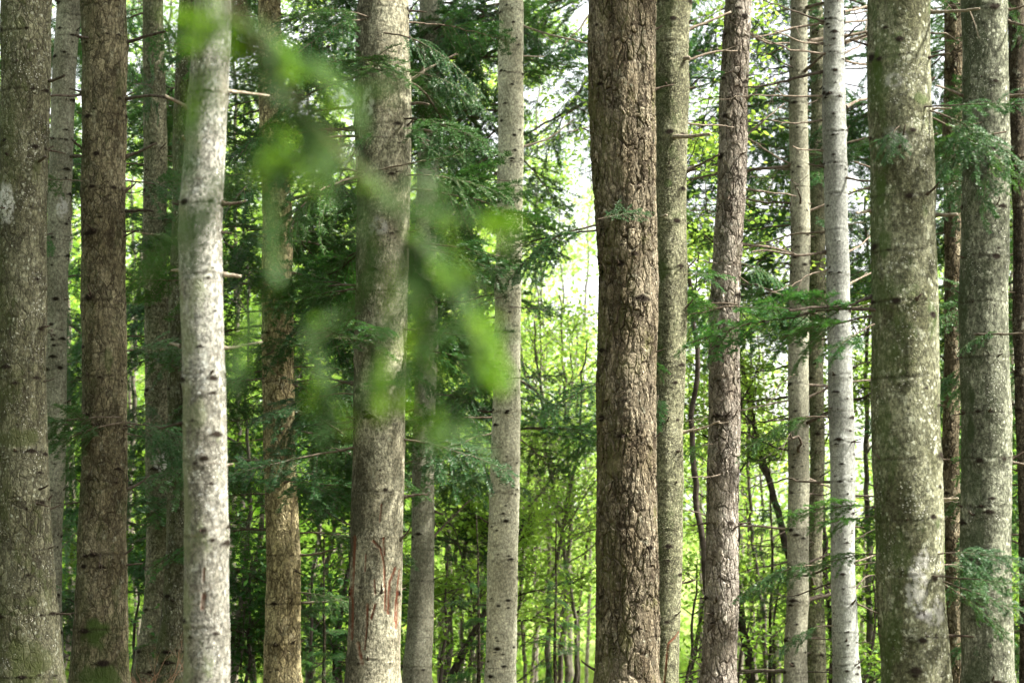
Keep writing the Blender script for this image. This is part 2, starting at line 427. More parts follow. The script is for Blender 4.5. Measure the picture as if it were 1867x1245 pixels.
def gen_bough(seed, droop, mat, bare=.12, wid=.45, spacing=.0031, ln=.027, wd=.0052, hang=.0):
    """one flat fir bough 1 m long along +x: a wood mesh and a needle mesh"""
    r_ = np.random.default_rng(seed); wood, nd = MB(), MB()
    up0 = np.array([0, 0, 1.0])
    n = 26; t = np.linspace(0, 1, n)
    ax = np.stack([t, .05 * np.cumsum(r_.normal(0, .12, n)), .10 * t - droop * t * t + .01 * np.cumsum(r_.normal(0, .2, n))], 1)
    wood.tube(ax, .0085 * (1 - .85 * t) + .001, 6)
    needles_on(nd, r_, ax[int(n * max(.35, bare)):], up0, spacing, ln, wd)
    T = np.gradient(ax, axis=0); T /= np.linalg.norm(T, axis=1)[:, None]
    tt = bare; sd = 1
    while tt < .99:
        sd = -sd
        if r_.random() < .9:
            f = tt * (n - 1); i = int(f); p = ax[i] + (ax[min(i + 1, n - 1)] - ax[i]) * (f - i); d = T[i]
            side = np.cross(up0, d) * sd
            L = (wid * (1 - tt) ** .8 + .06) * r_.uniform(.6, 1.15)
            ang = R(r_.uniform(42, 66))
            d2 = d * math.cos(ang) + side * math.sin(ang) + up0 * r_.normal(-.05, .22)
            m = max(5, int(L / .04)); u = np.linspace(0, 1, m)
            tw = p + d2[None] * (u * L)[:, None] + up0[None] * (-(droop * .5 + hang) * L * u * u + L * .04 * np.sin(u * 5 + r_.uniform(0, 6)))[:, None] + d[None] * (.12 * L * u * u)[:, None]
            wood.tube(tw, .0028 * (1 - .7 * u) + .0005, 3, cap=False)
            needles_on(nd, r_, tw, up0, spacing, ln, wd)
            # third order
            s3 = -1; q = .22
            while q < .95:
                s3 = -s3; q += .045 / L * r_.uniform(.6, 1.2)
                if q >= .95 or r_.random() < .12:
                    continue
                f = q * (m - 1); j = int(f); p3 = tw[j] + (tw[min(j + 1, m - 1)] - tw[j]) * (f - j)
                dd = tw[min(j + 1, m - 1)] - tw[max(j - 1, 0)]; dd /= np.linalg.norm(dd) + 1e-9
                sd3 = np.cross(up0, dd) * s3; a3 = R(r_.uniform(38, 60))
                d3 = dd * math.cos(a3) + sd3 * math.sin(a3) + up0 * r_.normal(-.10 - hang, .28)
                L3 = (.34 * L * (1 - q) + .025) * r_.uniform(.6, 1.2)
                u3 = np.linspace(0, 1, 4)
                t3 = p3 + d3[None] * (u3 * L3)[:, None] - up0[None] * (.25 * droop * L3 * u3 * u3)[:, None]
                wood.tube(t3, .0014 * (1 - .6 * u3), 3, cap=False)
                needles_on(nd, r_, t3, up0, spacing, ln, wd)
        tt += .026 * r_.uniform(.6, 1.5)
    return wood.mesh("branch", M_TWIG), nd.mesh("needles", mat, False)


BOUGH = {
    'dark': [gen_bough(300 + k, d, M_NEEDLE, b, w, hang=h) for k, (d, b, w, h) in enumerate([(.15, .12, .45, 0), (.3, .2, .5, .1), (.45, .15, .4, .2), (.2, .3, .5, .15), (.6, .2, .38, .3), (.05, .25, .42, .05)])],
    'mid': [gen_bough(330 + k, d, M_NEEDLE_MID, b, w, hang=h) for k, (d, b, w, h) in enumerate([(.2, .15, .45, .05), (.4, .2, .42, .2), (.1, .3, .5, .1), (.3, .12, .36, .1)])],
    'sparse': [gen_bough(360 + k, d, M_NEEDLE, b, w, .0048, hang=h) for k, (d, b, w, h) in enumerate([(.15, .5, .3, .15), (.3, .55, .28, .3), (.05, .45, .34, .2)])],
}


def dirq(v, roll=0.0):
    """rotation taking +x to v with z kept as upward as possible, then a roll about v"""
    x = Vector(v).normalized(); z = Vector((0, 0, 1)); y = z.cross(x)
    if y.length < 1e-4:
        y = Vector((0, 1, 0))
    y.normalize(); z = x.cross(y)
    m = Matrix((x, y, z)).transposed()
    return m.to_quaternion() @ Quaternion((1, 0, 0), roll)


def azv(az, pitch=0.0):
    return np.array([math.cos(R(az)) * math.cos(R(pitch)), math.sin(R(az)) * math.cos(R(pitch)), math.sin(R(pitch))])


def bough(tree, p, az, L, kind='dark', pitch=0, roll=None, var=None, rr=rng):
    lib = BOUGH[kind]
    w, nd = lib[rr.integers(len(lib)) if var is None else var]
    loc = Vector([float(c) for c in p]) - tree.location
    q = dirq(azv(az, pitch), R(rr.normal(0, 30)) if roll is None else R(roll))
    o = link("branch", w, tree, loc, q, float(L))
    link("needles", nd, o)
    return o


# ------------------------------------------------------------------ trunks
class Trunk:
    def __init__(s, ctrl, d, top=12.0, flare=.35):
        c = [(P((a + b) / 2, y, d), (b - a) / 2 * mpp(y, d)) for y, a, b in ctrl]
        c.sort(key=lambda q: q[0][2])
        z = [q[0][2] for q in c]; x = [q[0][0] for q in c]; r = [q[1] for q in c]
        s.d = d; s.zvis = (z[0], z[-1])
        sl = (x[-1] - x[0]) / (z[-1] - z[0])
        s.g = float(ground_z(x[0] - sl * .5, d))
        zb = s.g - .35
        X0 = x[0] - sl * (z[0] - zb)
        tp = max(.008, (r[0] - r[-1]) / (z[-1] - z[0])) if z[-1] > z[0] else .008
        tp = min(tp, .014)
        if z[0] > s.g + .05:
            z = [zb, s.g] + z; x = [X0, X0 + sl * .35] + x; r = [r[0] * (1.05 + flare), r[0] * (1.03 + flare)] + r
        zt = max(top, z[-1] + (1 if top > 5 else .03))
        z += [zt]; x += [x[-1] + sl * (zt - z[-2])]; r += [max(.25 * r[-1], r[-1] - tp * (zt - z[-2]))]
        zz = np.linspace(z[0], z[-1], 500)
        k = np.exp(-np.linspace(-2, 2, 21) ** 2); k /= k.sum()

        def sm(a):
            a = np.interp(zz, z, a); return np.convolve(np.pad(a, 10, 'reflect', reflect_type='odd'), k, 'valid')
        s.zz, s.xx, s.rr = zz, sm(x), sm(r)
        s.base = np.array([float(np.interp(s.g, zz, s.xx)), d, s.g])
        s.top = zt

    def x(s, z): return np.interp(z, s.zz, s.xx)
    def r(s, z): return np.interp(z, s.zz, s.rr)

    def at(s, px, py):
        """(angle, z) on the camera side under a photo pixel"""
        p = P(px, py, s.d); z = p[2]
        c = np.clip((p[0] - s.x(z)) / s.r(z), -1, 1)
        return -math.acos(c), z

    def surf(s, th, z, out=0.0):
        rr = s.r(z) + out
        return np.array([s.x(z) + math.cos(th) * rr, s.d + math.sin(th) * rr, z])

    def build(s, mat, seed, knots=(), scars=(), moss=(), pales=(), rings=(), cell=.0068, lump=.04, groove=None):
        r_ = np.random.default_rng(seed)
        cell = cell * max(1, s.d / 17)
        rm = float(np.median(s.r(np.linspace(max(s.g, s.zvis[0]), s.zvis[1], 20))))
        n = int(np.clip(2 * math.pi * rm / cell, 40, 230))
        zv0, zv1 = s.zvis[0] - .3, s.zvis[1] + .4
        zs = np.concatenate([np.arange(s.zz[0], max(s.zz[0] + .01, zv0), .04), np.arange(max(zv0, s.zz[0] + .02), zv1, cell * 1.25), np.arange(zv1, s.top, .12)])
        zs = np.unique(zs)
        th = np.linspace(0, 2 * np.pi, n, endpoint=False) + np.pi / 2
        Z, TH = np.meshgrid(zs, th, indexing='ij')
        X0 = s.x(Z) + .02 * vnoise(np.stack([Z * .9, Z * 0 + seed, Z * 0], -1), seed) + .006 * vnoise(np.stack([Z * 2.6, Z * 0 + seed, Z * 0], -1), seed + 2); RR = s.r(Z).copy()
        C, S = np.cos(TH), np.sin(TH)
        q = np.stack([C * rm * 1, S * rm * 1, Z], -1)
        RR *= 1 + lump * (vnoise(q * np.array([5, 5, 1.6]), seed) * .7 + vnoise(q * np.array([12, 12, 5]), seed + 1) * .4)
        # root buttresses low down
        low = np.clip(1 - (Z - s.g) / .7, 0, 1.3) ** 2
        RR *= 1 + .055 * low * np.cos(TH * 4 + seed) * (1 + .5 * np.cos(TH * 3 + 2 * seed))
        if groove is not None:
            gth = groove[0] + groove[2] * (Z - s.zvis[0])
            dth = np.angle(np.exp(1j * (TH - gth)))
            RR *= 1 - groove[1] * np.exp(-(dth / .13) ** 2) * np.clip((Z - s.zvis[0] - groove[3]) / 1.2, 0, 1)
        A = {k: np.zeros(Z.shape) for k in ("knot", "scar", "moss", "pale")}

        def blob(th0, z0, sx, sz):
            d1 = np.angle(np.exp(1j * (TH - th0))) * rm
            return np.exp(-((d1 / sx) ** 2 + ((Z - z0) / sz) ** 2))
        for (th0, z0, sz_) in knots:
            i0, i1 = np.searchsorted(zs, [z0 - sz_ * 5, z0 + sz_ * 5])
            sl = slice(i0, i1)
            d1 = np.angle(np.exp(1j * (TH[sl] - th0))) * rm; dz = Z[sl] - z0
            RR[sl] += sz_ * .22 * np.exp(-((d1 / (sz_ * 1.7)) ** 2 + ((dz + sz_ * .3) / (sz_ * 1.2)) ** 2))
            wob_ = .35 + .9 * r_.random()
            brow = np.exp(-(((dz + .35 * np.abs(d1) - sz_ * .25) / (sz_ * .33)) ** 2 + (d1 / (sz_ * 1.45)) ** 2)) * wob_
            core = np.exp(-((d1 / (sz_ * .85)) ** 2 + ((dz) / (sz_ * .55)) ** 2))
            A["knot"][sl] = np.maximum(A["knot"][sl], np.clip(2.0 * np.maximum(brow, core) - .3, 0, 1))
        for z0 in rings:
            i0, i1 = np.searchsorted(zs, [z0 - .08, z0 + .08]); sl = slice(i0, i1)
            wob = z0 + .012 * vnoise(np.stack([C[sl] * 2, S[sl] * 2, np.full(C[sl].shape, z0)], -1), seed + 5)
            g = np.exp(-((Z[sl] - wob) / .010) ** 2)
            RR[sl] -= .004 * g
            RR[sl] += .004 * np.exp(-((Z[sl] - wob) / .04) ** 2)
            msk = np.clip(.5 + 1.2 * vnoise(np.stack([C[sl] * 3.1, S[sl] * 3.1, Z[sl] * 1.0], -1), seed + 9), 0, 1)
            A["knot"][sl] = np.maximum(A["knot"][sl], .55 * g * msk)
        for poly, w0_ in scars:
            for (a, b) in zip(poly[:-1], poly[1:]):
                (ta, za), (tb, zb) = s.at(*a), s.at(*b)
                w = w0_ * 1.35
                for u in np.linspace(0, 1, max(2, int(abs(za - zb) / (w * .6)))):
                    A["scar"] = np.maximum(A["scar"], np.clip(1.5 * blob(ta + (tb - ta) * u, za + (zb - za) * u, w, w) - .2, 0, 1))
        for key, lst in (("moss", moss), ("pale", pales)):
            for (px, py, wx, wy, amt) in lst:
                t0, z0 = s.at(px, py); m = mpp(py, s.d)
                bl = blob(t0, z0, wx * m, wy * m) * 1.6 + .45 * vnoise(q * np.array([22, 22, 14]), seed + 3)
                A[key] = np.maximum(A[key], amt * np.clip((bl - .5) * 2.2, 0, 1) * (blob(t0, z0, wx * m * 1.6, wy * m * 1.6) > .05))
        V = np.stack([X0 + C * RR - s.base[0], S * RR, Z - s.base[2]], -1).reshape(-1, 3)
        m_ = len(zs)
        i = np.arange(m_ - 1)[:, None] * n; j = np.arange(n)[None]; k = (j + 1) % n
        F = np.stack([i + j, i + k, i + n + k, i + n + j], -1).reshape(-1, 4)
        mb = MB(); mb.add(V, F)
        me = mb.mesh("trunk", mat)
        for key, a in A.items():
            if a.any():
                at = me.attributes.new(key, 'FLOAT', 'POINT'); at.data.foreach_set("value", a.astype(np.float32).ravel())
        return me


def stub(tree, T, th, z, var, sc=1.0, up=.25, mat=None):
    p = T.surf(th, z, -.006)
    v = np.array([math.cos(th), math.sin(th), up])
    return link("branch_stub", STUBS[var], tree, Vector(p) - tree.location, dirq(v, random.uniform(-1, 1)), sc)


def snag_at(tree, p, az, L, tone=0, pitch=0, thick=1.0, rr=rng):
    o = link("dead_branch", SNAGS[rr.integers(len(SNAGS))][tone], tree, Vector([float(c) for c in p]) - tree.location, dirq(azv(az, pitch), rr.uniform(-3, 3)), (L, L * thick, L * thick))
    return o


def px_branch(tree, pts, d, w0, w1, mat, name="dead_branch", twigs=0, seed=0, dd=0.0):
    """an explicit branch through photo pixels at distance d"""
    r_ = np.random.default_rng(seed + int(pts[0][0]) * 7 + int(pts[0][1]))
    n0 = len(pts)
    q = np.array([P(a, b, d + dd * i / max(1, n0 - 1)) for i, (a, b) in enumerate(pts)])
    s = np.concatenate([[0], np.cumsum(np.linalg.norm(np.diff(q, axis=0), axis=1))])
    n = max(8, int(s[-1] / .03)); u = np.linspace(0, s[-1], n)
    C = np.stack([np.interp(u, s, q[:, i]) for i in range(3)], 1)
    for _ in range(3):
        C[1:-1] = .25 * C[:-2] + .5 * C[1:-1] + .25 * C[2:]
    C += np.cumsum(r_.normal(0, .0022, C.shape), 0)
    m = mpp(pts[0][1], d)
    t = u / s[-1]
    mb = MB()
    rad = .36 * m * (w0 + (w1 - w0) * t + .5 * w0 * np.exp(-u / .025)) * (1 + r_.normal(0, .05, n))
    mb.tube(C, rad, 8)
    for k in range(twigs):
        i = r_.integers(n // 5, n - 1); dv = C[min(i + 1, n - 1)] - C[i - 1]; dv /= np.linalg.norm(dv)
        dv = dv + r_.normal(0, .5, 3); dv /= np.linalg.norm(dv)
        snag(mb, r_, C[i], dv, r_.uniform(.12, .4) * min(1, s[-1]), rad[i] * .55, 1, 4, r_.uniform(-.3, .2))
    C0 = tree.location
    me = mb.mesh(name, mat)
    o = link(name, me, tree, (-C0.x, -C0.y, -C0.z))
    return o


# ------------------------------------------------------------------ the large trunks
TREES = {}


def main_tree(key, name, ctrl, d, mat, label, cat, seed, nstub=14, nknot=30, knot=.012, whorl=.42, ring=True, scars=(), moss=(), pales=(), snags=0, snag_len=(.3, .8), tone=0, top=12.0, lump=.042, groove=None, small=0, flare=.35, xknots=()):
    top = max(top, float(P(0, 0, d)[2]) + 9.0)
    T = Trunk(ctrl, d, top, flare)
    tree = empty(name, T.base, label, cat, "tall trunks standing across the front of the wood")
    r_ = np.random.default_rng(seed)
    z0, z1 = max(T.zvis[0], T.g + .2), T.zvis[1] + .2
    wz = []
    z = z0 + r_.uniform(0, whorl)
    while z < z1:
        wz.append(z); z += whorl * r_.uniform(.75, 1.25)
    kn = []
    for i in range(int(nknot * 1.5)):
        if wz and r_.random() < .6:
            zz = wz[r_.integers(len(wz))] + r_.normal(0, .015)
        else:
            zz = r_.uniform(z0, z1)
        kn.append((r_.uniform(-math.pi, 0), zz, knot * (.9 + 2.4 * r_.random() ** 1.6)))
    for i in range(small):
        kn.append((r_.uniform(-math.pi, 0), r_.uniform(z0, z1), knot * r_.uniform(.9, 2.0)))
    for (a, b, sz) in xknots:
        th, zz = T.at(a, b); kn.append((th, zz, sz))
    me = T.build(mat, seed, kn, scars, moss, pales, wz if ring else (), lump=lump, groove=groove)
    link("trunk", me, tree)
    for i in range(int(nstub * 2.2)):
        if i < len(kn) and r_.random() < .6:
            th, zz, _ = kn[i]
        else:
            th, zz = r_.uniform(-math.pi, .0), (wz[r_.integers(len(wz))] if wz else r_.uniform(z0, z1))
        if r_.random() < .4:
            th = r_.choice([-.12, -math.pi + .12]) + r_.normal(0, .15)
        stub(tree, T, th, zz, int(r_.integers(7)), r_.uniform(.55, 1.35), r_.uniform(-.2, .6))
    for i in range(snags):
        zz = (wz[r_.integers(len(wz))] if wz and r_.random() < .7 else r_.uniform(z0, z1)); az = r_.uniform(-180, 180) if snags < 12 else r_.choice([0, 180]) + r_.normal(0, 40)
        p = T.surf(R(az), zz, -.01)
        snag_at(tree, p, az, r_.uniform(*snag_len), tone if r_.random() < .7 else 1, r_.uniform(-22, 25), r_.uniform(.7, 1.2), r_)
    TREES[key] = (tree, T)
    return tree, T


main_tree('T1', "spruce_tree", [(0, 2, 90), (200, 0, 87), (415, -6, 82), (620, -10, 81), (830, -12, 85), (1000, -16, 92), (1140, -22, 103), (1245, -28, 114)], 15.2, SPRUCE1,
          "thick grey-green spruce, its white-specked trunk cut off by the photo's left edge", "spruce tree", 11, nstub=16, nknot=34, knot=.014, whorl=.46,
          pales=[(15, 375, 22, 40, .8)], moss=[(40, 800, 40, 18, .6), (70, 1200, 30, 40, .5)])
main_tree('T2', "fir_tree", [(0, 104, 146), (200, 93, 135), (415, 84, 125), (600, 81, 121), (830, 78, 117), (1000, 77, 113), (1245, 72, 113)], 18.2, FIR,
          "slim pale fir with knotted bark, half hidden behind the thick grey-green spruce", "fir tree", 12, nstub=16, nknot=40, knot=.012, pales=[(115, 380, 12, 18, .7)], snags=5, tone=1, small=20)
main_tree('T3', "spruce_tree", [(0, 147, 229), (200, 154, 231), (415, 152, 230), (620, 152, 230), (830, 148, 229), (1000, 138, 225), (1140, 132, 228), (1245, 126, 233)], 16.0, SPRUCE3,
          "dark brown spruce with cracked bark and a green moss patch near its foot", "spruce tree", 13, nstub=18, nknot=30, knot=.016, whorl=.5, moss=[(180, 1150, 20, 28, .9), (190, 1230, 40, 20, .8), (205, 660, 10, 25, .4)], snags=5, tone=1, snag_len=(.25, .5))
main_tree('T4', "fir_tree", [(0, 263, 299), (200, 260, 301), (415, 261, 303), (600, 263, 306), (830, 263, 311), (1000, 266, 308), (1120, 261, 300), (1245, 243, 288)], 21.0, FIRDULL,
          "brownish fir bending at its foot, between the dark brown spruce and the white trunk", "fir tree", 14, nstub=10, nknot=26, knot=.014, snags=6, tone=0, pales=[(295, 840, 14, 22, .7)])
main_tree('T4b', "spruce_tree", [(600, 306, 350), (830, 308, 352), (1000, 305, 350), (1120, 296, 348), (1245, 281, 345)], 18.6, SPRUCE1,
          "grey-green spruce whose flared foot shows beside the white trunk that hides it", "spruce tree", 15, nstub=8, nknot=14, top=9)
main_tree('T5', "fir_tree", [(60, 347, 415), (200, 342, 415), (415, 332, 410), (600, 330, 407), (830, 332, 409), (1000, 334, 411), (1245, 333, 415)], 10.6, WHITE,
          "whitish lichen-covered trunk with a brown bark slit, brightest of all the trunks", "fir tree", 16, nstub=6, nknot=22, knot=.011, whorl=.5, flare=.2,
          scars=[([(375, 1035), (374, 1058)], .004), ([(375, 1082), (373, 1106)], .008)], moss=[(360, 760, 22, 30, .35), (350, 240, 30, 60, .4)],
          xknots=[(390, 395, .012), (395, 492, .012), (396, 570, .012), (370, 635, .016), (354, 768, .012), (386, 882, .014), (362, 882, .008)])
main_tree('T6', "spruce_tree", [(0, 472, 510), (200, 476, 522), (415, 482, 534), (600, 480, 536), (830, 485, 540), (1000, 485, 544), (1245, 482, 548)], 18.0, SPRUCE6,
          "warm tan spruce with flaking plates, standing amid dark boughs right of the white trunk", "spruce tree", 17, nstub=14, nknot=20, knot=.013, snags=4, tone=0)
main_tree('T7', "fir_tree", [(0, 655, 745), (200, 648, 750), (415, 647, 741), (600, 646, 739), (830, 644, 738), (1000, 642, 736), (1140, 639, 734), (1245, 635, 733)], 16.8, SCARRED,
          "stout fir with long red-brown gashes torn into its lower bark", "fir tree", 18, nstub=14, nknot=22, knot=.015, whorl=.5,
          scars=[([(686, 985), (700, 1000), (706, 1030), (708, 1110)], .008), ([(705, 980), (706, 1010)], .007), ([(725, 1035), (715, 1060), (713, 1115)], .012), ([(732, 1040), (727, 1080), (724, 1130)], .013),
                 ([(728, 1100), (726, 1140)], .016), ([(700, 920), (698, 950)], .006), ([(676, 1100), (675, 1140)], .009), ([(690, 1100), (683, 1125)], .007), ([(652, 980), (648, 1060), (648, 1160)], .018), ([(660, 1170), (668, 1205)], .012), ([(675, 1140), (672, 1180)], .006), ([(688, 1055), (690, 1080)], .005), ([(673, 1010), (671, 1040)], .005)],
          moss=[(668, 230, 14, 30, .5), (705, 1200, 20, 40, .3)], pales=[(672, 195, 14, 25, .8), (690, 420, 20, 20, .4)])
main_tree('T8', "fir_tree", [(0, 768, 803), (150, 765, 803), (300, 762, 801), (600, 757, 796), (830, 751, 790), (1000, 747, 789), (1140, 743, 790), (1245, 737, 791)], 21.0, FIR,
          "slender grey fir just right of the stout gashed fir, partly behind boughs", "fir tree", 19, nstub=10, nknot=20, knot=.012, snags=4, tone=0)
main_tree('T9', "fir_tree", [(0, 909, 953), (200, 907, 953), (415, 905, 951), (640, 900, 948), (830, 893, 946), (1000, 891, 945), (1245, 888, 944)], 18.4, FIRPALE,
          "straight pale fir with rows of small black knots, alone beside the bright central gap", "fir tree", 20, nstub=14, nknot=46, knot=.011, whorl=.36, small=60)
main_tree('T10', "pine_tree", [(0, 1076, 1198), (200, 1078, 1196), (415, 1087, 1194), (600, 1091, 1193), (830, 1091, 1197), (1000, 1088, 1199), (1245, 1085, 1200)], 15.4, PINE,
          "thickest pine in the centre, deeply furrowed brown bark with mossy ridges", "pine tree", 21, nstub=8, nknot=8, knot=.017, ring=False, lump=.05, groove=(-1.15, .09, .02, 2.6))
main_tree('T11', "fir_tree", [(0, 1196, 1260), (200, 1195, 1258), (415, 1192, 1254), (600, 1191, 1252), (830, 1189, 1250), (1000, 1188, 1246), (1245, 1180, 1233)], 17.2, SPECKLED,
          "olive fir with finely speckled bark, tucked close behind the thickest pine", "fir tree", 22, nstub=14, nknot=30, knot=.014, moss=[(1205, 500, 12, 20, .7), (1203, 640, 12, 14, .7), (1220, 340, 8, 8, .6), (1206, 160, 14, 22, .5)],
          scars=[([(1236, 1150), (1215, 1170), (1205, 1245)], .008)])
main_tree('T12', "pine_tree", [(0, 1323, 1369), (200, 1314, 1364), (415, 1303, 1353), (600, 1297, 1350), (830, 1289, 1346), (1000, 1286, 1343), (1245, 1279, 1343)], 18.0, PINE12,
          "pinkish-brown pine leaning slightly, next trunk right of the speckled olive fir", "pine tree", 23, nstub=16, nknot=18, knot=.016, ring=False, lump=.04)
main_tree('T13', "fir_tree", [(0, 1446, 1475), (200, 1442, 1475), (415, 1441, 1476), (600, 1440, 1476), (830, 1437, 1475), (1000, 1435, 1473), (1245, 1429, 1471)], 20.0, FIR,
          "slim grey-brown fir, first of the close trio of thin trunks", "fir tree", 24, nstub=16, nknot=34, knot=.012, whorl=.35, snags=32, snag_len=(.7, 1.8), tone=0, small=60)
main_tree('T14', "fir_tree", [(0, 1476, 1500), (200, 1479, 1504), (415, 1477, 1505), (600, 1476, 1504), (830, 1474, 1500), (1000, 1471, 1498), (1245, 1468, 1503)], 23.0, FIRDULL,
          "thinnest brown fir squeezed in the middle of the close trio of trunks", "fir tree", 25, nstub=12, nknot=24, knot=.013, whorl=.35, snags=30, snag_len=(.8, 1.8), tone=1, small=20)
main_tree('T15', "fir_tree", [(0, 1503, 1538), (100, 1500, 1538), (200, 1498, 1541), (415, 1505, 1546), (600, 1509, 1551), (830, 1512, 1557), (1000, 1518, 1561), (1245, 1520, 1569)], 18.0, FIRSILVER,
          "silvery smooth fir dotted with dark knots, kinked near the top, last of the close trio", "fir tree", 26, nstub=18, nknot=40, knot=.011, whorl=.33, small=75, snags=20, snag_len=(.5, 1.4), tone=0)
main_tree('T16', "fir_tree", [(0, 1585, 1696), (200, 1586, 1700), (415, 1588, 1705), (600, 1590, 1710), (830, 1593, 1716), (1000, 1600, 1722), (1245, 1607, 1731)], 12.6, LICHEN16,
          "broad grey-green fir with whitish lichen smears, thickest trunk of the right half", "fir tree", 27, nstub=14, nknot=26, knot=.015, whorl=.42,
          pales=[(1668, 1035, 20, 34, .42), (1660, 1085, 26, 30, .4), (1695, 1115, 36, 26, .45), (1622, 265, 26, 24, .4), (1625, 160, 16, 16, .3)], moss=[(1597, 135, 12, 40, .8), (1600, 350, 12, 30, .8), (1605, 450, 12, 30, .7), (1675, 190, 25, 10, .6)])
main_tree('T17', "pine_tree", [(0, 1721, 1757), (200, 1722, 1755), (415, 1722, 1753), (600, 1722, 1751), (830, 1721, 1750), (1000, 1722, 1751), (1245, 1727, 1754)], 21.0, PINE17,
          "thin brown pine standing in the gap between two broad lichen-grey firs", "pine tree", 28, nstub=8, nknot=14, knot=.014, ring=False)
main_tree('T18', "fir_tree", [(0, 1757, 1838), (200, 1756, 1838), (415, 1753, 1838), (600, 1751, 1838), (830, 1750, 1840), (1000, 1752, 1842), (1245, 1752, 1847)], 14.2, LICHEN18,
          "wide smooth grey fir with dark moss blotches, last broad trunk on the right", "fir tree", 29, nstub=12, nknot=22, knot=.014, whorl=.42, moss=[(1762, 725, 8, 20, .9), (1760, 785, 9, 30, .9), (1757, 570, 6, 12, .6)])
main_tree('T19', "fir_tree", [(0, 1839, 1868), (200, 1841, 1868), (415, 1846, 1872), (600, 1850, 1876), (830, 1854, 1880), (1000, 1858, 1884), (1245, 1861, 1889)], 19.5, DARKFIR,
          "dark thin fir cut off by the photo's right edge", "fir tree", 30, nstub=8, nknot=20, knot=.012, snags=8, tone=1)

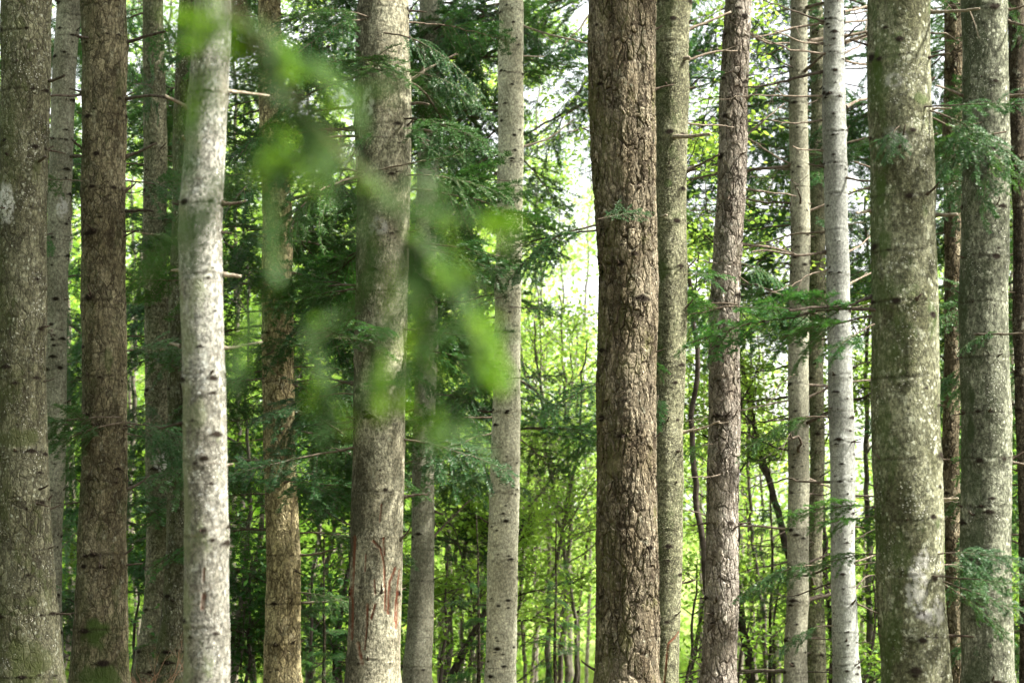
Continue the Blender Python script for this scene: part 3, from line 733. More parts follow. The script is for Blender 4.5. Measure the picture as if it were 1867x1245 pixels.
# explicit dead branches read off the photo
for key, mat, lst in [
    ('T9', M_PALE, [([(953, 47), (1000, 62), (1080, 80)], 6, 4, 2, -.6), ([(951, 268), (1000, 255), (1046, 222)], 6, 3, 2, .3), ([(951, 102), (990, 103)], 4, 3, 0, 0)]),
    ('T11', M_PALE, [([(1200, 112), (1240, 108), (1258, 104)], 14, 10, 0, -.15), ([(1196, 252), (1240, 248), (1293, 243)], 13, 8, 0, -.4), ([(1192, 397), (1218, 396)], 8, 6, 0, -.2), ([(1245, 788), (1285, 780), (1312, 768)], 8, 4, 3, -.2)]),
    ('T11', M_DEAD, [([(1240, 320), (1280, 300), (1312, 282)], 8, 5, 1, -.2), ([(1240, 60), (1290, 40), (1330, 20)], 8, 6, 1, .2), ([(1250, 112), (1300, 95), (1345, 95)], 7, 4, 2, .4), ([(1240, 225), (1290, 230), (1340, 232)], 6, 3, 2, .4)]),
    ('T12', M_DEAD, [([(1350, 445), (1400, 455), (1450, 470)], 8, 5, 3, .6), ([(1366, 60), (1400, 80), (1440, 78)], 7, 4, 2, .5), ([(1355, 345), (1400, 352), (1450, 360)], 7, 4, 3, .7), ([(1352, 255), (1400, 215), (1430, 190)], 6, 3, 3, .4), ([(1345, 850), (1300, 870), (1252, 870)], 5, 2, 2, -.4)]),
    ('T15', M_DEAD, [([(1500, 42), (1450, 48), (1400, 63), (1372, 66)], 7, 4, 2, -.3), ([(1500, 80), (1460, 76), (1410, 58)], 6, 3, 2, -.5), ([(1505, 459), (1450, 462), (1400, 450), (1370, 452)], 8, 4, 3, -.5), ([(1538, 22), (1590, 10)], 7, 6, 1, .5), ([(1538, 42), (1590, 38)], 6, 5, 1, .8), ([(1540, 80), (1595, 62)], 6, 4, 1, .9), ([(1540, 112), (1590, 118)], 6, 5, 0, .6), ([(1542, 195), (1560, 180), (1600, 172)], 9, 5, 2, .4), ([(1500, 218), (1450, 222), (1405, 218)], 5, 3, 2, -.3), ([(1502, 275), (1460, 272), (1445, 265)], 5, 3, 1, -.3), ([(1545, 520), (1575, 500), (1600, 490)], 6, 4, 2, .4), ([(1545, 460), (1570, 448), (1590, 430)], 6, 3, 2, .4)]),
    ('T16', M_PALE, [([(1702, 393), (1745, 392)], 11, 8, 0, -.2), ([(1696, 22), (1740, 20), (1784, 17)], 9, 6, 1, -.4), ([(1586, 385), (1560, 386)], 8, 5, 0, -.2), ([(1700, 200), (1735, 196)], 6, 4, 1, -.1), ([(1718, 912), (1745, 908)], 8, 5, 1, -.1)]),
    ('T16', M_DEADD, [([(1592, 540), (1550, 555), (1500, 560), (1440, 568)], 9, 5, 2, -.5)]),
    ('T18', M_DEAD, [([(1760, 175), (1735, 165), (1710, 158)], 9, 5, 2, -.2), ([(1838, 40), (1870, 45)], 9, 6, 0, -.2), ([(1838, 175), (1875, 172)], 8, 5, 0, -.2), ([(1752, 612), (1790, 610), (1870, 607)], 7, 4, 2, -.4), ([(1842, 842), (1890, 850)], 7, 5, 1, 0)]),
    ('T5', M_PALE, [([(342, 197), (322, 186), (303, 173)], 9, 6, 0, -.1), ([(342, 266), (334, 256), (332, 250)], 8, 6, 0, -.1), ([(408, 502), (438, 503)], 10, 7, 0, 0), ([(408, 634), (440, 630), (476, 622)], 7, 4, 1, 0), ([(332, 495), (312, 492)], 8, 5, 0, 0), ([(330, 632), (308, 628)], 8, 5, 0, .1), ([(415, 166), (450, 168), (490, 172)], 8, 5, 1, .2), ([(409, 848), (425, 842)], 6, 4, 0, 0)]),
    ('T6', M_PALE, [([(533, 362), (580, 348), (640, 324)], 9, 6, 1, -.4), ([(534, 498), (560, 502), (596, 508)], 8, 5, 1, -.2), ([(538, 748), (580, 758), (624, 788)], 7, 4, 3, -.3), ([(536, 607), (570, 604), (612, 594)], 8, 4, 1, -.3), ([(543, 1012), (580, 1008), (612, 998)], 7, 4, 0, -.2), ([(520, 200), (490, 172)], 6, 4, 0, -.2), ([(545, 1098), (600, 1096), (642, 1084)], 6, 4, 0, -.1)]),
    ('T6', M_DEADD, [([(515, 100), (560, 92), (605, 85)], 9, 6, 3, .1), ([(533, 700), (580, 690), (640, 700)], 6, 3, 4, .2)]),
    ('T7', M_DEAD, [([(648, 170), (600, 150), (560, 130)], 9, 5, 3, .3), ([(647, 195), (600, 200), (570, 204)], 8, 5, 2, .2), ([(646, 235), (610, 236), (580, 236)], 8, 6, 0, .1), ([(645, 700), (600, 688), (565, 676)], 7, 4, 3, .3), ([(738, 190), (770, 188), (782, 190)], 9, 6, 0, -.1), ([(740, 240), (770, 236), (785, 238)], 8, 6, 0, -.1), ([(740, 150), (790, 120), (830, 100)], 9, 5, 3, .2), ([(736, 905), (760, 902), (780, 900)], 8, 4, 1, 0)]),
    ('T3', M_DEADD, [([(228, 78), (262, 68), (300, 58)], 10, 6, 1, -.2), ([(229, 180), (262, 174), (300, 174), (340, 190)], 9, 5, 1, -.4), ([(228, 286), (255, 276), (284, 262)], 9, 6, 0, -.1), ([(153, 172), (135, 176), (92, 174)], 8, 5, 1, -.3), ([(155, 170), (142, 164), (128, 160)], 7, 4, 0, -.2), ([(155, 275), (130, 255)], 6, 4, 2, -.2), ([(230, 892), (255, 880), (270, 868)], 8, 4, 2, 0), ([(229, 385), (260, 382), (280, 384)], 7, 5, 0, -.1), ([(200, 70), (160, 66), (140, 62)], 8, 6, 0, -.3)]),
    ('T1', M_DEADD, [([(82, 150), (105, 145), (118, 140)], 9, 6, 0, -.2), ([(60, 300), (75, 292), (84, 286)], 9, 7, 0, -.3), ([(34, 148), (32, 118), (31, 112)], 9, 7, 0, -.2), ([(24, 295), (10, 282)], 8, 6, 0, -.2)]),
    ('T2', M_DEADD, [([(118, 285), (155, 283), (175, 284)], 9, 7, 0, -.4), ([(118, 140), (119, 125)], 9, 7, 0, -.1), ([(130, 255), (150, 270), (165, 277)], 7, 4, 1, .2)]),
    ('T8', M_DEAD, [([(790, 980), (830, 940), (870, 900)], 6, 3, 4, .4), ([(788, 930), (810, 935)], 7, 5, 0, 0), ([(802, 50), (860, 42), (908, 38)], 7, 4, 3, .3), ([(800, 218), (850, 222), (905, 220)], 6, 3, 4, .5)]),
]:
    tree, T = TREES[key]
    for i, (pts, w0, w1, tw, dd) in enumerate(lst):
        px_branch(tree, pts, T.d - .02 if pts[0][0] < T.at(0, 0)[1] else T.d, w0, w1, mat, twigs=tw, seed=i, dd=dd)


def boughs_px(key, lst, kind='mid'):
    tree, T = TREES[key]
    for (px, py, dd, az, L, pitch, roll) in lst:
        bough(tree, P(px, py, T.d + dd), az, L, kind, pitch, roll)


boughs_px('T16', [(1596, 565, -.1, 183, 1.25, -3, 30), (1594, 575, 0, 200, .8, -14, 25), (1594, 590, -.2, 215, .55, -28, 10), (1596, 925, -.1, 180, .62, 2, 25), (1600, 940, 0, 200, .5, -8, 20), (1600, 1010, 0, 170, .5, -5, 20)])
boughs_px('T16', [(1680, 195, -.15, -20, .7, -6, 20), (1690, 200, -.1, -10, .75, -22, 30), (1700, 215, 0, 15, .8, -30, 20), (1640, 230, -.2, 240, .35, -35, 10), (1705, 1010, -.15, -10, .55, 6, 25), (1700, 1050, -.2, -20, .6, -8, 30), (1706, 1055, -.1, -5, .6, -24, 20), (1712, 1060, 0, 20, .6, -34, 10), (1715, 1030, .1, 40, .5, 2, 10)], 'dark')
boughs_px('T18', [(1835, 240, -.2, 190, .7, -10, 25), (1830, 255, -.1, 200, .6, -18, 25), (1835, 270, -.15, 215, .65, -34, 20), (1840, 300, 0, -20, .6, -20, 20), (1800, 220, -.15, 190, .45, -14, 30), (1835, 610, -.15, 195, .4, 6, 20), (1838, 1010, -.1, 200, .6, -16, 20), (1842, 1040, 0, 10, .5, -22, 20), (1842, 1100, 0, 200, .45, -34, 20)], 'dark')
boughs_px('T12', [(1345, 555, -.5, 185, .9, 2, 35), (1345, 560, -.6, 175, .8, -4, 40), (1345, 560, -.4, -5, .7, -6, 30), (1340, 480, -.3, 0, .5, -10, 30), (1300, 810, -.2, 180, .4, -6, 25), (1300, 395, -.2, 160, .5, 10, 20), (1335, 500, -.15, 190, .45, 0, 25), (1340, 130, -.15, 185, .3, -12, 25), (1300, 555, -.3, 180, .5, 4, 30), (1310, 560, -.3, 200, .55, -6, 30)])
boughs_px('T11', [(1195, 650, -.25, 80, .4, -40, 20), (1200, 720, -.28, 250, .35, -60, 10), (1240, 500, -.1, 10, .5, -2, 20)])
boughs_px('T9', [(930, 330, -.3, 180, .55, 4, 30), (930, 340, -.3, -5, .35, 6, 30), (925, 470, -.35, 190, .8, 2, 30), (930, 450, -.3, 0, .55, 6, 35), (928, 540, -.3, 200, .6, -10, 25), (930, 560, -.3, -10, .5, -8, 25), (925, 700, -.25, 185, .5, -6, 25), (930, 690, -.25, 5, .5, 0, 30), (915, 815, -.25, 175, .5, -4, 25)], 'dark')
boughs_px('T10', [(1090, 420, -.25, 175, .8, -8, 25), (1090, 400, -.35, 10, .42, 12, 35), (1090, 410, -.2, 200, .9, -14, 15)], 'dark')
boughs_px('T13', [(1440, 840, 0, 180, .5, 0, 20), (1450, 800, -.1, 200, .6, -4, 20), (1440, 410, 0, 170, .9, -6, 20), (1460, 760, -.2, -10, .4, 0, 10)], 'dark')
boughs_px('T15', [(1515, 1030, -.2, 185, .9, 0, 15), (1520, 1140, -.1, 180, .6, -2, 15), (1560, 1030, 0, 0, .6, 4, 15), (1510, 760, -.15, 180, .8, 2, 12)], 'dark')
boughs_px('T3', [(150, 330, -.2, 180, .55, 3, 18), (228, 330, -.2, 0, .75, -4, 22), (220, 760, -.2, 195, .75, -2, 30), (225, 770, -.2, 205, .8, -10, 25), (228, 770, -.1, -10, .75, -6, 25), (230, 790, -.1, 5, .6, -10, 20), (150, 765, -.15, 170, .5, 0, 25), (230, 420, 0, 15, .6, -12, 15), (230, 640, 0, -15, .6, 2, 25)], 'dark')
boughs_px('T4', [(300, 330, -.1, 0, .7, -10, 20), (265, 380, -.2, 200, .6, -8, 20), (300, 700, -.2, 10, .6, 0, 20), (262, 745, -.2, 190, .6, -5, 20), (300, 900, -.2, -20, .6, -8, 20), (270, 520, -.2, 160, .5, -8, 15), (300, 545, -.2, 10, .5, -14, 15)], 'dark')
boughs_px('T6', [(535, 700, -.2, 0, .8, 2, 20), (482, 690, -.2, 180, .7, -4, 20), (510, 760, -.2, 200, .8, -6, 30), (535, 540, 0, 10, .9, -6, 20), (480, 800, -.2, 190, .7, -8, 20), (535, 880, -.1, -5, .9, -4, 20), (485, 900, -.2, 185, .7, -4, 25), (500, 640, -.3, 250, .6, -20, 20), (540, 1080, -.2, 0, .6, -2, 20)], 'dark')
boughs_px('T7', [(648, 270, -.2, 185, .5, 4, 30), (690, 310, -.3, -5, .8, 6, 30), (740, 320, -.1, 5, .9, 0, 20), (650, 600, -.1, 185, .8, -6, 20), (648, 520, -.1, 170, .9, -4, 20), (735, 600, -.1, 0, .8, -10, 25), (700, 250, -.3, 200, .4, 0, 30), (738, 450, -.1, 10, .9, -8, 20), (660, 110, -.3, 180, 1.0, -4, 30), (700, 60, -.3, -10, .9, -10, 30), (740, 130, -.2, 5, .8, -8, 25), (690, 120, -.3, 260, .5, -20, 10), (648, 780, -.1, 190, .6, -8, 20)], 'dark')

def boughs_auto(key, y0, y1, whorl, n, L, kind, seed, front=.3, pitch=(-18, 4), side=None):
    tree, T = TREES[key]; r_ = np.random.default_rng(seed)
    z, zb = P(0, y1, T.d)[2], P(0, y0, T.d)[2]
    while z < zb:
        for k in range(n):
            az = r_.uniform(-180, 180) if side is None else r_.normal(side, 40)
            if math.sin(R(az)) < -.5 and r_.random() > front:
                continue
            bough(tree, T.surf(R(az), z + r_.normal(0, .06), -.01), az, L * r_.uniform(.6, 1.15), kind if r_.random() < .8 else 'mid', r_.uniform(*pitch), None, None, r_)
        z += whorl * r_.uniform(.7, 1.3)


boughs_auto('T6', -60, 960, .48, 4, 1.2, 'dark', 701, .6)
boughs_auto('T7', -60, 340, .4, 5, 1.3, 'dark', 702, .9)
boughs_auto('T7', 430, 800, .42, 4, 1.1, 'dark', 703, .6)
boughs_auto('T8', -60, 860, .66, 4, 1.3, 'dark', 704, .5)
boughs_auto('T4', -60, 960, .65, 4, 1.1, 'dark', 705, .4)
boughs_auto('T2', 240, 420, .30, 3, .8, 'dark', 706, .3)
boughs_auto('T2', 960, 1040, .30, 3, .5, 'dark', 710, .3)
boughs_auto('T17', -60, 1200, .5, 3, 1.0, 'dark', 707, .3)
boughs_auto('T19', -60, 1200, .4, 3, 1.0, 'dark', 708, .3)
boughs_auto('T14', -60, 500, .4, 3, 1.1, 'sparse', 709, .2)

# ------------------------------------------------------------------ living crowns above
def crown_mesh(seed):
    r_ = np.random.default_rng(seed); mb = MB(); up = np.array([0, 0, 1.0]); z = 0
    while z < 6.5:
        for k in range(4):
            az = r_.uniform(0, 2 * np.pi); L = (2.4 * (1 - z / 7.2) + .25) * r_.uniform(.7, 1.1)
            dv = np.array([math.cos(az), math.sin(az), .12]); u = np.linspace(0, 1, 10); sd = np.cross(up, dv)
            ax = np.array([0, 0, z + r_.normal(0, .1)]) + dv[None] * (u * L)[:, None] - up[None] * (.35 * L * u * u)[:, None]
            mb.tube(ax, .022 * (1 - .8 * u), 4, m=1)
            for t in np.arange(.2, 1, .09):
                for q in (-1, 1):
                    l2 = (.5 * L * (1 - t) + .12) * r_.uniform(.6, 1.1); p = np.array([np.interp(t, u, ax[:, i]) for i in range(3)])
                    d2 = dv * .6 + sd * q * .8 + up * r_.normal(-.1, .15); v = np.linspace(0, 1, 5)
                    needles_on(mb, r_, p + d2[None] * (v * l2)[:, None] - up[None] * (.3 * l2 * v * v)[:, None], up, .02, .085, .02)
        z += .42
    return mb.mesh("crown", [M_NEEDLE, M_TWIG], False)


CROWNS = [crown_mesh(s_) for s_ in (90, 91, 92)]
for i_, (key, (tree, T)) in enumerate(TREES.items()):
    zc = float(P(0, 0, T.d)[2]) + 3.0
    link("crown", CROWNS[i_ % 3], tree, (float(T.x(zc)) - T.base[0], 0, zc - T.base[2]), Euler((0, 0, i_ * 2.1)).to_quaternion(), (.72, .72, 1) if T.d > 12 else (.55, .55, 1))

# ------------------------------------------------------------------ young firs behind
BACKG = "young firs standing between and behind the tall trunks"


def young_fir(px, d, rpx, label, zr, whorl, L, kind, seed, n=4, top=9.5, ytop=0, mat=None, skip=.15, lean=0, pitch=(-16, 6), snags=0, az_bias=None, shape=.0):
    r_ = np.random.default_rng(seed)
    mat = mat or DARKFIR
    T = Trunk([(ytop, px + lean - rpx * (.42 if not ytop else .12), px + lean + rpx * (.42 if not ytop else .12)), (1245, px - rpx / 2, px + rpx / 2)], d, top, .2)
    tree = empty("fir_tree", T.base, label, "fir tree", BACKG)
    link("trunk", T.build(mat, seed, [(r_.uniform(-3.1, 0), r_.uniform(T.g + .3, 7), .012) for _ in range(14)], cell=.011), tree)
    y0, y1 = zr                                   # photo rows between which the boughs start
    za, zb = P(px, y1, d)[2], P(px, y0, d)[2]
    z = za; c = 0
    while z < zb and c < 95:
        for k in range(n):
            if r_.random() < skip:
                continue
            az = r_.uniform(-180, 180) if az_bias is None else r_.normal(az_bias, 65)
            zz = z + r_.normal(0, .06)
            ln = L * r_.uniform(.65, 1.15) * (1 - shape * (zz - za) / max(.5, zb - za))
            bough(tree, T.surf(R(az), zz, -.01), az, ln, kind if r_.random() < .8 else ('mid' if kind == 'dark' else 'dark'), r_.uniform(*pitch), None, None, r_)
            c += 1
        z += whorl * r_.uniform(.7, 1.3)
    for k in range(snags):
        az = r_.uniform(-180, 180); zz = r_.uniform(T.g + .5, 6.5)
        snag_at(tree, T.surf(R(az), zz, -.01), az, r_.uniform(.5, 1.2), 1, r_.uniform(-20, 15), 1, r_)
    return tree


FIRS = [
    (200, 24.5, 14, "dense dark fir hidden behind the brown spruce, boughs showing on both sides", (-80, 1100), .8, 1.7, 'dark', 402, dict(n=4, snags=6)),
    (372, 22.0, 16, "dim fir hidden behind the white trunk, boughs showing on both sides", (-60, 1150), .75, 1.7, 'dark', 403, dict(n=4, snags=8)),
    (700, 24.5, 20, "bushy fir growing hidden behind the gashed trunk, boughs out on both sides", (-100, 950), .65, 2.0, 'dark', 405, dict(n=4)),
    (925, 21.0, 14, "dark drooping fir behind the pale knotted fir, boughs reaching out beside it", (-100, 780), .55, 1.5, 'dark', 406, dict(n=4, snags=4, pitch=(-24, 0), az_bias=180)),
    (1130, 26.0, 16, "fir behind the thickest pine whose high boughs hang into the bright gap", (-150, 230), .5, 2.1, 'sparse', 407, dict(n=3, pitch=(-34, -4), az_bias=180)),
    (1140, 21.5, 16, "fir behind the thickest pine reaching low boughs into the bright gap", (640, 780), .5, 1.6, 'mid', 408, dict(n=3, az_bias=180, skip=.2)),
    (1330, 24.0, 14, "airy fir against the white sky, hidden behind the pinkish pine", (-150, 560), .34, 1.8, 'dark', 409, dict(n=4, snags=24, pitch=(-30, 8), skip=.5)),
    (1490, 25.0, 14, "airy fir against the white sky, hidden behind the silvery fir", (-150, 480), .36, 1.8, 'dark', 410, dict(n=4, snags=24, pitch=(-30, 8), skip=.5)),
    (1640, 22.5, 20, "fir behind the broad lichen fir with boughs out toward the silvery one", (-160, 400), .5, 1.6, 'sparse', 411, dict(n=3, pitch=(-24, 8), az_bias=180, skip=.25)),
    (1800, 24.5, 16, "bluish fir hidden behind the last broad trunk, boughs beside the thin brown pine", (-100, 1150), .75, 1.8, 'dark', 412, dict(n=4, snags=6)),
    (1900, 23.5, 18, "shadowy fir behind the last dark trunk at the photo's edge", (-100, 1150), .5, 1.7, 'dark', 413, dict(n=4, snags=6)),
    (40, 26.0, 18, "fir almost wholly hidden behind the thick grey-green spruce", (-100, 1050), .8, 1.9, 'dark', 415, dict(n=4)),
]
for px, d, rp, lab, zr, wh, L, kind, seed, kw in FIRS:
    young_fir(px, d, rp, lab, zr, wh, L, kind, seed, **kw)

# small young firs low down
for (px, py, d, lab, seed, n) in [
    (870, 1090, 19.6, "small pale-green fir seedling beside the foot of the pale knotted fir", 431, 4),
    (1015, 1090, 22.5, "small fir seedling under the thin stems left of the thickest pine", 432, 4),
    (1405, 960, 23.5, "low young fir with fresh green boughs left of the slim trio", 433, 5),
    (590, 1120, 20.0, "low dark fir seedling between tan spruce and gashed fir", 434, 5)]:
    young_fir(px, d, 6, lab, (py - 60, py + 160), .2, .42, 'mid', seed, n=n, top=0, ytop=py - 80, pitch=(-6, 22), shape=.5)

# ------------------------------------------------------------------ broadleaf trees
def leaves(mb, r_, C, size, flat=.75):
    n = len(C)
    N = np.array([0, 0, 1.0]) + r_.normal(0, flat, (n, 3)); N /= np.linalg.norm(N, axis=1)[:, None]
    a = r_.uniform(0, 2 * np.pi, n); D = np.stack([np.cos(a), np.sin(a), r_.normal(-.25, .3, n)], 1)
    D -= N * (D * N).sum(1)[:, None]; D /= np.linalg.norm(D, axis=1)[:, None]
    W = np.cross(N, D); s = (size * r_.uniform(.6, 1.25, n))[:, None]
    V = np.stack([C, C + D * s * .35 + W * s * .27 + N * s * .06, C + D * s * .72 + W * s * .2 + N * s * .04, C + D * s, C + D * s * .72 - W * s * .2 + N * s * .04, C + D * s * .35 - W * s * .27 + N * s * .06], 1)
    i = np.arange(n) * 6
    q = np.concatenate([np.stack([i, i + 1, i + 2, i + 3], 1), np.stack([i, i + 3, i + 4, i + 5], 1)])
    mb.add(V.reshape(-1, 3), q)


def broadleaf(pxs, d, w, label, seed, leaf=M_LEAF, wood=M_SAP, nleaf=4600, spread=1.25, size=.070, first=.25, stems=1, name="deciduous_tree", cat="deciduous tree", group="deciduous trees growing behind the tall trunks", height=None, nbr=11, droop=0.0):
    """stem through photo points pxs (bottom to top) at distance d, w px thick"""
    r_ = np.random.default_rng(seed)
    q = [P(a, b, d) for a, b in pxs]
    base = q[0].copy(); g = float(ground_z(base[0], d))
    if base[2] > g:
        k = (q[1] - q[0]) / max(.2, (q[1] - q[0])[2]); base = base - k * (base[2] - g) * .8; base[2] = g - .1; q = [base] + q
    dirv = q[-1] - q[-2]; dirv /= np.linalg.norm(dirv)
    H = height or r_.uniform(7.5, 10)
    if q[-1][2] < H:
        L = H - q[-1][2]
        q.append(q[-1] + np.array([dirv[0] * .6, r_.normal(0, .1), max(.5, dirv[2])]) * L)
    q = np.array(q)
    s = np.concatenate([[0], np.cumsum(np.linalg.norm(np.diff(q, axis=0), axis=1))])
    n = int(s[-1] / .15) + 4; u = np.linspace(0, s[-1], n)
    C = np.stack([np.interp(u, s, q[:, i]) for i in range(3)], 1)
    for _ in range(4):
        C[1:-1] = .25 * C[:-2] + .5 * C[1:-1] + .25 * C[2:]
    C += np.cumsum(r_.normal(0, .016, C.shape), 0) * np.array([1, 1, .2])
    r0 = w * .5 * mpp(900, d)
    mw, ml = MB(), MB()
    rad = r0 * (1 - .8 * u / s[-1]) + .004 + .35 * r0 * np.exp(-u / .2)
    mw.tube(C, rad, 9)
    tips = []

    def grow(p, dv, L, r, lvl):
        m = max(5, int(L / .12)); dirs = dv[None] + np.cumsum(r_.normal(0, .10, (m, 3)), 0)
        dirs[:, 2] += np.linspace(0, .12 - droop, m)
        dirs /= np.linalg.norm(dirs, axis=1)[:, None]
        pts = np.vstack([p, p + np.cumsum(dirs * (L / m), 0)])
        rr = r * (1 - .75 * np.linspace(0, 1, m + 1)) + .0015
        mw.tube(pts, rr, 6 if lvl == 1 else 4, cap=False)
        if lvl >= 2 or L < .5:
            k = max(3, int(L / .10))
            for i in r_.integers(m // 3, m + 1, k):
                tips.append(pts[i])
        tips.append(pts[-1])
        if lvl < 3:
            for i in range(r_.integers(3, 6)):
                j = r_.integers(max(1, m // 4), m)
                dd = dirs[j] + r_.normal(0, .65, 3) * np.array([1, 1, .5]); dd /= np.linalg.norm(dd)
                grow(pts[j], dd, L * r_.uniform(.35, .6), rr[j] * .6, lvl + 1)
    for b in range(nbr):
        f = r_.uniform(first, .98); i = int(f * (n - 1)); az = r_.uniform(0, 2 * np.pi)
        dv = np.array([math.cos(az), math.sin(az), r_.uniform(.15, .9)]); dv /= np.linalg.norm(dv)
        grow(C[i], dv, spread * r_.uniform(.7, 1.7) * (1.15 - .6 * f), min(.016, rad[i] * .36), 1)
    tips = np.array(tips)
    # leaves in layered sprays around the twig ends
    per = max(1, nleaf // len(tips))
    Cn = np.repeat(tips, per, 0) + r_.normal(0, 1, (len(tips) * per, 3)) * np.array([.16, .16, .07]) * spread ** .5
    leaves(ml, r_, Cn, size)
    B = Vector([float(c) for c in C[0]]); B.z = g
    tree = empty(name, B, label, cat, group)
    link("trunk", mw.mesh("trunk", wood), tree, -B)
    link("crown", ml.mesh("crown", leaf, False), tree, -B)
    return tree


